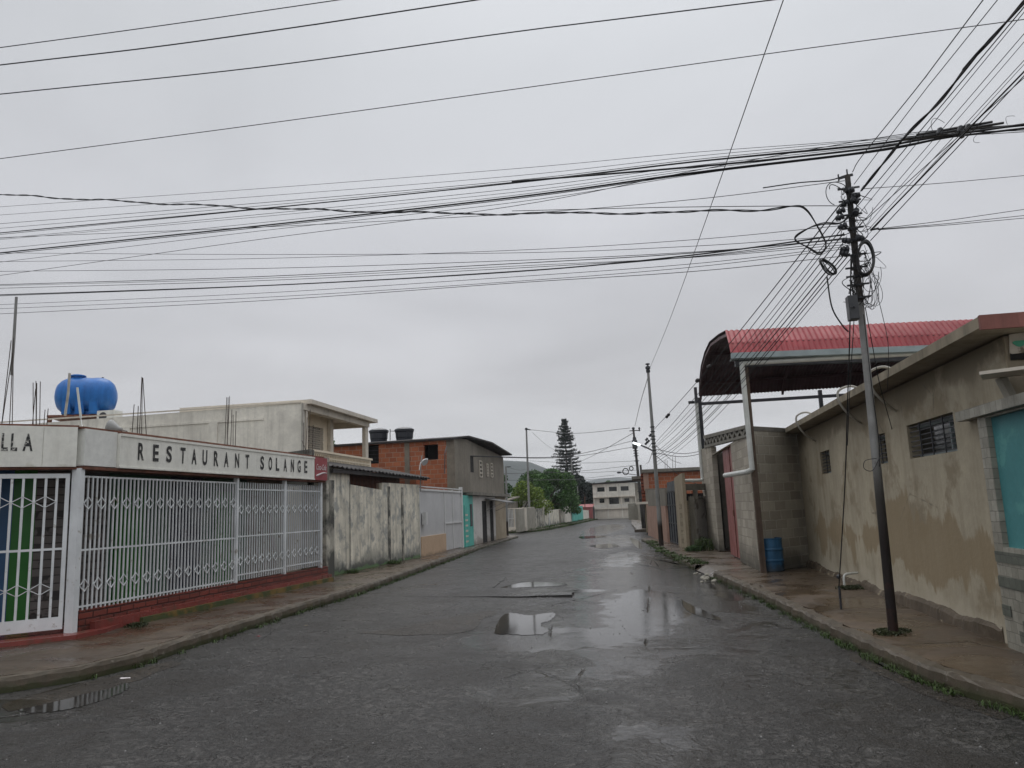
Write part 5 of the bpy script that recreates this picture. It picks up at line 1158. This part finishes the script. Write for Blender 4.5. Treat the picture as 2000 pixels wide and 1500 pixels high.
for k in range(9):
    x0_=rnd.uniform(1690,1712); g.tube(catmull([aty(1688,rnd.uniform(470,520),8.92),aty(x0_+8,rnd.uniform(540,580),8.9),aty(x0_+rnd.uniform(-12,8),rnd.uniform(590,605),8.9),aty(1684,rnd.uniform(575,598),8.92)],6),.0028,4)
for k in range(5):
    x0_=rnd.uniform(1664,1672); g.tube(catmull([aty(x0_,500,8.9),aty(x0_+rnd.uniform(-4,2),545,8.9),aty(x0_+3,585,8.88)],6),.004,4)
obj('loose_loops',g,M['cable'],U)
def poleobj(label,base,top,r0,r1,mat,extras=None):
    T=thing('utility_pole',label,'utility pole',tuple(base)); obj('shaft',tapered(base,top,r0,r1,10),M[mat],T)
    return T
def B(px,py,z=.1):
    q=atz(px,py,z); return q
y2=27.6; b2_=aty(1292,1066,y2); t2=aty(1266,728,y2); P2_=poleobj('pale grey concrete pole with blackened foot and lit lamp arm by the salmon wall',b2_,t2,.085,.045,'poleplain')
g=MB(); g.lathe(t2+Vector((0,0,.0)),[(.05,0),(.075,.02),(.075,.10),(.05,.12),(.09,.14),(.09,.22),(.05,.24),(.02,.28),(.08,.3),(.08,.33),(.03,.35)],10); obj('insulator',g,M['darksteel'],P2_)
def p2(z): t=(z-b2_.z)/(t2.z-b2_.z); return b2_.lerp(t2,t)
for yy in (834,843,852,858,866,873,880,887):
    g=MB(); z=aty(1275,yy,y2).z; g.lathe(p2(z),[(.06,-.02),(.085,-.015),(.085,.015),(.06,.02)],10); obj('clamp',g,M['darksteel'],P2_)
for (x,y) in ((1263,858),(1262,866),(1266,862),(1270,850)):
    g=MB(); g.lathe(aty(x,y,y2),[(.02,-.06),(.05,-.04),(.03,0),(.05,.04),(.02,.06)],8,axis=(.6,0,.6)); obj('insulator',g,M['darksteel'],P2_)
g=MB(); g.tube([p2(aty(1276,882,y2).z),aty(1262,874,y2)-Vector((0,.1,0)),aty(1250,870,y2)-Vector((0,.2,0))],.025,6); LA=obj('lamp_arm',g,M['darksteel'],P2_)
g=MB(); g.tube([aty(1250,870,y2)-Vector((0,.2,0)),aty(1237,866,y2)-Vector((0,.3,0))],.032,8); obj('lamp_tube',g,M['lit'],LA)
y3=47.8; b3=aty(1258,1037,y3); t3=aty(1237,838,y3); P3=poleobj('tall dark pole with transformer can and cross arm, left of a twin',b3,t3,.12,.06,'poledark')
g=MB(); q=aty(1240,868,y3); g.lathe(q-Vector((0,.2,.28)),[(.13,0),(.16,.02),(.16,.5),(.13,.55)],14); tr_=obj('transformer',g,M['greybox'],P3)
g=MB()
for dx in (-.08,0,.08): g.lathe(q+Vector((dx,-.2,.27)),[(.02,0),(.03,.02),(.02,.06),(.03,.08),(.015,.16)],8)
obj('bushings',g,M['darksteel'],tr_)
g=MB(); g.bar(t3+Vector((-.25,0,-.1)),t3+Vector((.36,0,-.1)),.05); g.lathe(t3,[(.05,-.05),(.09,0),(.09,.08),(.04,.12)],10); g.lathe(t3+Vector((.36,0,-.15)),[(.03,0),(.07,.05),(.03,.1),(.07,.15),(.03,.25)],8)
for yy in (880,885,890,900,960,975): z=aty(1245,yy,y3).z; t=(z-b3.z)/(t3.z-b3.z); g.lathe(b3.lerp(t3,t),[(.10,-.03),(.15,-.02),(.15,.02),(.10,.03)],8)
obj('cross_arm',g,M['darksteel'],P3)
g=MB(); g.tube([aty(1246,928,y3),aty(1230,926,y3),aty(1212,922,y3)],.02,6); LA=obj('lamp_arm',g,M['darksteel'],P3)
g=MB(); g.lathe(aty(1208,923,y3),[(.02,-.1),(.06,-.05),(.06,.1),(.02,.16)],8,axis=(1,0,0)); obj('lamp_head',g,M['darksteel'],LA)
b3b=aty(1261,1037,47.5)+Vector((.02,0,0)); P3b=poleobj('shorter dark pole standing right beside the transformer pole',aty(1262,1037,47.2),aty(1251,908,47.2),.09,.06,'poledark')
for (x,y,r_,l) in ((1222,921,.17,'larger cable ring on a wire left of the transformer pole'),(1233,915,.11,'smaller cable ring on a wire next to the transformer pole')):
    g=MB(); g.tube(loop(aty(x,y,y3-.3),r_,r_*1.1,0),.03,6); obj('cable_coil',g,M['black'],label=l,cat='cable coil')
y4=56; b4=aty(1035,1037,y4); t4=aty(1028,838,y4); P4=poleobj('tall thin pole by the pale wall across the side street, left side',b4,t4,.10,.06,'poleplain')
g=MB(); g.lathe(t4,[(.05,-.1),(.10,-.05),(.10,.06),(.05,.1)],10); g.lathe(t4+Vector((.2,0,-.05)),[(.02,-.12),(.06,-.06),(.03,0),(.06,.06),(.02,.12)],8,axis=(1,0,-.2)); obj('insulator',g,M['darksteel'],P4)
y5=44.9; b5=aty(991,1046,y5); P5=poleobj('short pole at the kerb corner beyond the crate stack',b5,aty(988,911,y5),.075,.05,'poleplain')
g=MB(); q=aty(988,911,y5); g.bar(q+Vector((-.05,0,-.03)),q+Vector((.3,0,-.03)),.04); obj('cross_arm',g,M['darksteel'],P5)
poleobj('thin pale pole in front of the turquoise wall, nearer the conifer trunk',aty(1122,1018,88),aty(1116,896,88),.09,.06,'poleplain')
poleobj('shorter thin pale pole at right side of the turquoise wall',aty(1131,1017,89),aty(1128,950,89),.07,.05,'poleplain')
poleobj('thin rusty pole in front of cream wall near the street end',aty(1143,1014,89),aty(1142,970,89),.05,.04,'rust')
poleobj('thin dark post rising behind the yellowish tree',aty(1012,990,61),aty(1010,945,61),.04,.035,'poledark')
# ================= CABLES =================
NW=[0]
def wire(P,r,label,group,mat='cable',ext=(0,0),n=8,name='overhead_cable',sides=5,twist=False):
    r=r*1.25 if not twist else r*1.25
    P=[Vector(p) for p in P]
    if ext[0]: P=[P[0]+(P[0]-P[1]).normalized()*ext[0]]+P
    if ext[1]: P=P+[P[-1]+(P[-1]-P[-2]).normalized()*ext[1]]
    C_=catmull(P,n); mb=MB()
    if twist:
        L_=0; A=[];Bq=[]
        C_=catmull(P,26)
        for i,c in enumerate(C_):
            if i: L_+=(c-C_[i-1]).length
            a=L_*twist; o=Vector((0,math.cos(a),math.sin(a)))*r*1.15; w_=Vector((math.sin(L_*5.1)*.007,0,math.sin(L_*3.1)*.014+math.sin(L_*7.3)*.004)); A.append(c+o+w_);Bq.append(c-o+w_)
        mb.tube(A,r,5);mb.tube(Bq,r,5)
    else: mb.tube(C_,r,sides)
    return obj(name,mb,M[mat],label=label,cat='cable',group=group,smooth=True)
GT_='single wires crossing the sky above everything'
def W_(pts,y0,y1,r,label,group,**k):
    n=len(pts)-1; xs=pts[0][0],pts[-1][0]
    P=[aty(x,y,y0+(y1-y0)*(x-xs[0])/(xs[1]-xs[0])) for x,y in pts]; return wire(P,r,label,group,**k)
W_([(0,93),(200,66),(400,38),(660,0)],9,9,.0055,'topmost wire, crossing only the upper left corner of the sky',GT_,ext=(8,20))
W_([(0,127),(300,92),(600,50),(930,0)],9,9,.0075,'second wire from the top left, leaving the sky at upper middle',GT_,ext=(8,20))
W_([(0,184),(500,132),(1000,63),(1500,1)],9,9,.0065,'third wire from the top left, leaving the sky right of the middle',GT_,ext=(8,20))
W_([(0,310),(500,244),(1000,175),(1500,105),(2000,38)],9,9,.0045,'lowest of the four lone wires, crossing the whole sky edge to edge',GT_,ext=(8,14))
# upper bundle
gb='bundle of cables sweeping across the middle of the sky'; lb='one of the thin cables in the bundle sweeping across the middle sky'
ub=[((404,330,262),.0035),((420,344,264),.0035),((437,353,268),.0045),((446,356,271),.004),((455,358,272),.0095),((458,357,274),.005),((466,369,276),.004),((468,376,278),.0035),((486,382,280),.004),((494,386,286),.0125),((497,389,288),.006),((512,396,284),.004),((538,403,262),.0045)]
ORD=['topmost','second','third','fourth','fifth','sixth','seventh','eighth','ninth','tenth','eleventh','twelfth','lowest']
rnd=random.Random(8)
for ui,((l,c,r_) ,w) in enumerate(ub):
    lab=ORD[ui]+' cable at left edge in the bundle sweeping across the middle sky'
    if w>.012: lab='thickest black cable in the bundle sweeping across the middle sky'
    elif w>.009: lab='thick cable just above the thickest one in the sweeping bundle'
    yr=254+rnd.uniform(-8,7)+ (r_-272)*.15
    pts=[(0,l),(500,(l+c)/2+ (2 if l<500 else -2)),(1000,c),(1350,(c*.5+r_*.5)+2),(1700,r_+10),(1850,(r_+yr)/2-2),(2000,yr-4)]
    W_(pts,12,8.6,w*.8,lab,gb if w<.009 else None,ext=(8,6))
W_([(1000,355),(1400,322),(1700,290),(1800,272),(2000,243)],10.2,8.6,.011,'thick cable running under the splice tubes at the right end of the bundle',None,ext=(0,6))
for i,(a,b) in enumerate((((1778,270),(1960,240)),((1760,272),(1850,262)),((1790,264),(1938,238)))):
    P=[aty(x,y,8.55) for x,y in (a,b)]; g=MB(); g.tube([P[0],P[0].lerp(P[1],.5),P[1]],[.014,.017,.014],8); obj('splice_tube',g,M['black'],label=['longest black splice tube on the sweeping bundle, upper right','short black splice tube at the left start of the splices','thin black splice tube lying above the longest one'][i],cat='cable splice')
g=MB()
for (x,y) in ((1835,257),(1875,253),(1890,250),(1880,262)): g.lathe(aty(x,y,8.5),[(.01,-.05),(.028,-.03),(.03,.03),(.01,.05)],8,axis=(.4,0,1))
g.tube(loop(aty(1832,245,8.5),.07,.09,.3,turns=.6),.003,5); g.tube(loop(aty(1920,268,8.5),.10,.045,.2,turns=.7),.0025,5); g.tube(loop(aty(1975,235,8.5),.06,.06,.8,turns=.5),.0025,5)
obj('cable_clamp',g,M['darksteel'],label='knot of clamps where sweeping bundle meets the rising cables',cat='cable clamp')
# twisted drop cable
W_([(0,380),(180,390),(330,398),(500,406),(720,413),(900,417),(1100,417),(1250,415),(1400,413),(1480,411),(1550,401),(1575,407),(1595,437),(1612,478),(1600,497),(1578,486),(1553,468),(1580,447),(1610,437),(1640,436),(1660,420)],11.5,8.9,.0058,'wavy twisted black cable crossing from the left edge to the large pole',None,ext=(8,0),twist=9.)
# wires to the big pole
gp='thin cables stretched from the left edge to the large pole'; lp='one of the thin cables stretched from the left edge to the large pole'
for wi,(l,c,r_,w) in enumerate(((464,418,353,.0035),(494,494,460,.003),(511,489,440,.003),(530,509,468,.0035),(556,515,466,.0045),(558,520,478,.003),(563,524,472,.0035),(576,531,458,.0075),(578,530,465,.004),(595,541,482,.003),(603,550,486,.003),(613,553,500,.0035))):
    W_([(0,l),(500,(l+c)/2+5 if l>500 else (l+c)/2+3),(1000,c),(1350,(c+r_)/2+4 if l!=464 else 390),(1650,r_)],12,9,w,ORD[wi if wi<11 else 12]+' at left edge of the thin cables stretched to the large pole' if w<.007 else 'thickest of the cables stretched from the left edge to the large pole',gp if w<.007 else None,ext=(8,0))
W_([(1490,367),(1560,357),(1620,352),(1650,343)],9.1,9,.006,'short thicker wire end reaching the very top of the large pole',None)
W_([(1000,412),(1300,405),(1600,402),(1645,404)],10.5,9,.004,'thin wire running just along the wavy twisted cable near the pole',None)
# rising cables behind/above camera from the pole
gr='thin cables rising from the large pole to the upper right'; lr='one of the thin cables rising from the large pole to the upper right'
def riser(a,mid,b,r,label=lr,group=gr,z=5.5,**k):
    A=aty(a[0],a[1],8.95); Bp=atz(b[0],b[1],z); 
    Mp=[]
    for m_ in mid:
        t=((m_[0]-a[0])/(b[0]-a[0])); 
        # depth along the wire: interpolate 1/y
        iy=(1/8.95)*(1-t)+(1/Bp.y)*t; Mp.append(aty(m_[0],m_[1],1/iy))
    wire([A]+Mp+[Bp],r*.8,label,group,ext=(0,9),**k)
riser((1665,336),[(1685,303),(1800,160)],(1920,0),.005,'lone wire from the very top of the large pole to the top edge',None)
riser((1668,360),[(1800,185)],(1948,0),.004,'thin wire rising to the top edge just left of the braided cable')
riser((1683,372),[(1705,345),(1780,255),(1860,165),(1920,95)],(2000,2),.0095,'thick braided cable snaking up from the large pole to the top right corner',None,twist=7.)
for ri,(a,b,w) in enumerate((((1670,408),(2000,14),.005),((1672,425),(2000,24),.0035),((1680,440),(2000,66),.0035),((1685,450),(2000,82),.003),((1690,455),(2000,118),.0035),((1685,470),(2000,126),.003),((1700,450),(2000,140),.0085),((1700,470),(2000,148),.005),((1690,430),(2000,152),.0045))):
    if w>.008: riser(a,[],b,w,'thick straight cable rising from the big coil to the right edge',None)
    else: riser(a,[],b,w,ORD[ri if ri<8 else 12]+' at the right edge of the thin cables rising from large pole')
gs='cables leaving the large pole to the right'; 
for a,b,l in (((1683,369),(2000,343),'uppermost thin wire leaving the large pole almost level to the right edge'),((1715,447),(2000,409),'upper of three wires leaving the pole head to the right'),((1715,448),(2000,421),'middle of three wires leaving the pole head to the right'),((1715,449),(2000,426),'lowest of three wires leaving the pole head to the right')):
    W_([a,((a[0]+b[0])/2,(a[1]+b[1])/2+1.5),b],8.95,11,.0035,l,gs,ext=(0,8))
g=MB(); g.tube([aty(1700,449,8.95),aty(1716,446,8.95)],.012,6); obj('cable_clamp',g,M['darksteel'],label='small dark clamp just right of the large pole head',cat='cable clamp')
# pole1 -> pole2
g12='thin cables running from the large pole down to the second pole'; l12='one of the thin cables running from the large pole down to the second pole'
for pi_,(a,b,w,s) in enumerate((((1640,415),(1277,868),.004,.1),((1640,440),(1278,873),.003,.14),((1645,445),(1278,876),.0035,.2),((1648,455),(1280,885),.004,.22),((1650,470),(1280,889),.003,.25),((1655,480),(1281,893),.005,.22),((1655,490),(1281,897),.004,.3),((1660,495),(1282,903),.004,.26),((1662,505),(1283,908),.003,.3))):
    A=aty(*a,8.95);Bp=aty(*b,27.5); wire([A,A.lerp(Bp,.25)-Vector((0,0,s*.75)),A.lerp(Bp,.5)-Vector((0,0,s)),A.lerp(Bp,.75)-Vector((0,0,s*.75)),Bp],w*1.3,ORD[pi_ if pi_<8 else 12]+' of the cables sloping from large pole to the second pole',g12)
A=aty(1640,400,8.95);Bp=aty(1278,838,27.5); Cc=[A,A.lerp(Bp,.33)-Vector((0,0,.1)),A.lerp(Bp,.66)-Vector((0,0,.08)),Bp]; wire(Cc,.006,'wire carrying splice boxes between the large pole and the second pole',None)
for i,(t,l) in enumerate(((.44,'right hand splice box on the wire crossing the dark shed roof'),(.52,'left hand splice box on the wire crossing the dark shed roof'),(.80,'upper of two dark splice boxes on the wire against the sky'),(.82,'lower of two dark splice boxes on the wire against the sky'))):
    c=A.lerp(Bp,t)-Vector((0,0,.08)); g=MB(); g.lathe(c,[(.015,-.10),(.045,-.06),(.05,.05),(.02,.09)],8,axis=tuple((Bp-A).normalized())); obj('splice_box',g,M['tin'] if i<2 else M['black'],label=l,cat='cable splice')
# pole2 top wire over camera
wire([aty(1268,722,27.6),aty(1308,625,19.5),aty(1400,370,10.5),atz(1530,0,6.4)],.0045,'single wire rising from the second pole top steeply over the street',None,ext=(0,8))
wire([aty(1266,735,27.6),aty(1250,790,38),aty(1240,832,47.8)],.01,'wire linking the second pole top with the transformer pole',None)
gf='wires strung between the far poles'; lf_='one of the faint wires strung between the far poles'
def FW(a,ya,b,yb2,w=.012,s=.25,label=lf_,group=gf,ext=(0,0)):
    A=aty(*a,ya);Bp=aty(*b,yb2); wire([A,A.lerp(Bp,.5)-Vector((0,0,s)),Bp],w,label,group,mat='cableg',ext=ext)
FW((1032,839),56,(1230,836),47.8,.012,.3,'nearly level wire between the left tall pole and the transformer pole',None)
FW((905,890),33,(1240,860),47.8,.012,.5,'wire from the brick house roof to just under the transformer pole top',gf); FW((905,891),33,(1238,873),47.8,.012,.35,'wire from the brick house roof to the transformer can',gf)
FW((1128,904),88,(1236,846),47.8,.015,.1,'wire from the pale pole by the turquoise wall up to the transformer pole top',gf)
FWL=['wire from the short corner pole to the twin poles','wire from the short corner pole across to the tall thin pole','lowest wire from the tall thin pole to the transformer pole','low wire from the short corner pole over the tree tops','middle wire from the tall thin pole to the transformer pole','upper middle wire from the tall thin pole to the transformer pole','lower level wire from the second pole towards the grey shed wall','upper level wire from the second pole towards the grey shed wall','wire slanting from the second pole down to the gateway roof','upper short wire between transformer pole and second pole','lower short wire between transformer pole and second pole','lowest short wire between transformer pole and second pole','wire slanting from the second pole to the orange house roof','wire from the tall thin pole top down behind the conifer']
for a,ya,b,yb2 in (((978,925),45,(1248,908),47.8),((990,912),45,(1034,915),56),((1034,935),56,(1245,930),47.8),((990,938),45,(1200,928),60),((1034,920),56,(1246,918),47.8),((1034,900),56,(1246,900),47.8),((1278,884),27.6,(1380,884),30),((1280,877),27.6,(1380,879),30),((1281,890),27.6,(1372,950),30),((1262,862),47.8,(1276,848),27.6),((1257,874),47.8,(1276,862),27.6),((1262,905),47.8,(1275,880),27.6),((1281,870),27.6,(1330,905),40),((1040,845),56,(1085,880),88)): FW(a,ya,b,yb2,.009,.15,FWL.pop(0),gf)
# drops from the big pole
g=[aty(1655,560,8.85),aty(1657,760,8.9),aty(1652,1000,9.3)]
hb_=atz(1643,1190,.146)
wire([aty(1662,500,8.9),aty(1660,640,8.95),aty(1655,800,9.6),aty(1650,950,10.2),Vector((hb_.x,hb_.y,.42))],.006,'long vertical cable hanging to the pavement left of the large pole',None,name='hanging_cable')
g=MB(); g.tube([(hb_.x,hb_.y,.14),(hb_.x+.005,hb_.y,.44)],.016,8); RD=obj('ground_rod',g,M['darksteel'],label='dark rod standing on the pavement at lower end of the hanging cable',cat='rod'); g=MB(); g.lathe((hb_.x+.01,hb_.y,.56),[(.01,-.03),(.028,-.01),(.028,.01),(.01,.03)],8); obj('cable_knot',g,M['darksteel'],label='dark knot on the hanging cable just above the rod',cat='cable knot')
wire([aty(1615,540,8.9),aty(1625,600,8.9),aty(1645,635,8.9),aty(1657,648,8.9)],.007,'short black cable curving from the small coil towards the pole',None,name='hanging_cable')
wire([aty(1668,625,8.95),aty(1660,760,9.3),aty(1655,870,9.6)],.004,'thin cable dropping beside the long vertical one',None,name='hanging_cable')
wire([aty(1690,600,8.95),aty(1705,680,9.3),aty(1718,750,9.9),aty(1740,830,11),aty(1757,895,11.4)],.004,'thin cable falling right of the large pole onto the beige wall',None,name='hanging_cable')
wire([aty(1710,560,8.9),aty(1733,660,9.2),aty(1735,720,9.5),aty(1733,760,9.6)],.003,'wispy wire drooping right of the pole in front of the red roof',None,name='hanging_cable')
wire([aty(1712,895,8.85),aty(1690,900,8.8),aty(1688,915,8.8),aty(1705,918,8.8),aty(1722,885,8.85)],.003,'small curl of wire on the pole at window height',None,name='hanging_cable')
# twist wire on pole shaft
wire([pp(3.6)+Vector((.01,-.055,0)),pp(2.8)+Vector((.015,-.058,0)),pp(2.2)+Vector((.035,-.05,0)),pp(1.9)+Vector((.01,-.062,0))],.004,'thin cable running down the face of the large pole',None,name='hanging_cable')
g=MB(); g.box(-3100,3100,-260,3260,-1.1,125)
hm=bpy.data.materials.new('haze'); hm.use_nodes=True; t=hm.node_tree; t.nodes.clear(); o_=t.nodes.new('ShaderNodeOutputMaterial'); v_=t.nodes.new('ShaderNodeVolumePrincipled')
v_.inputs['Color'].default_value=(.86,.88,.92,1); v_.inputs['Density'].default_value=HAZE; v_.inputs['Anisotropy'].default_value=.2; t.links.new(v_.outputs[0],o_.inputs['Volume'])
hz=obj('haze',g,hm,kind='stuff')
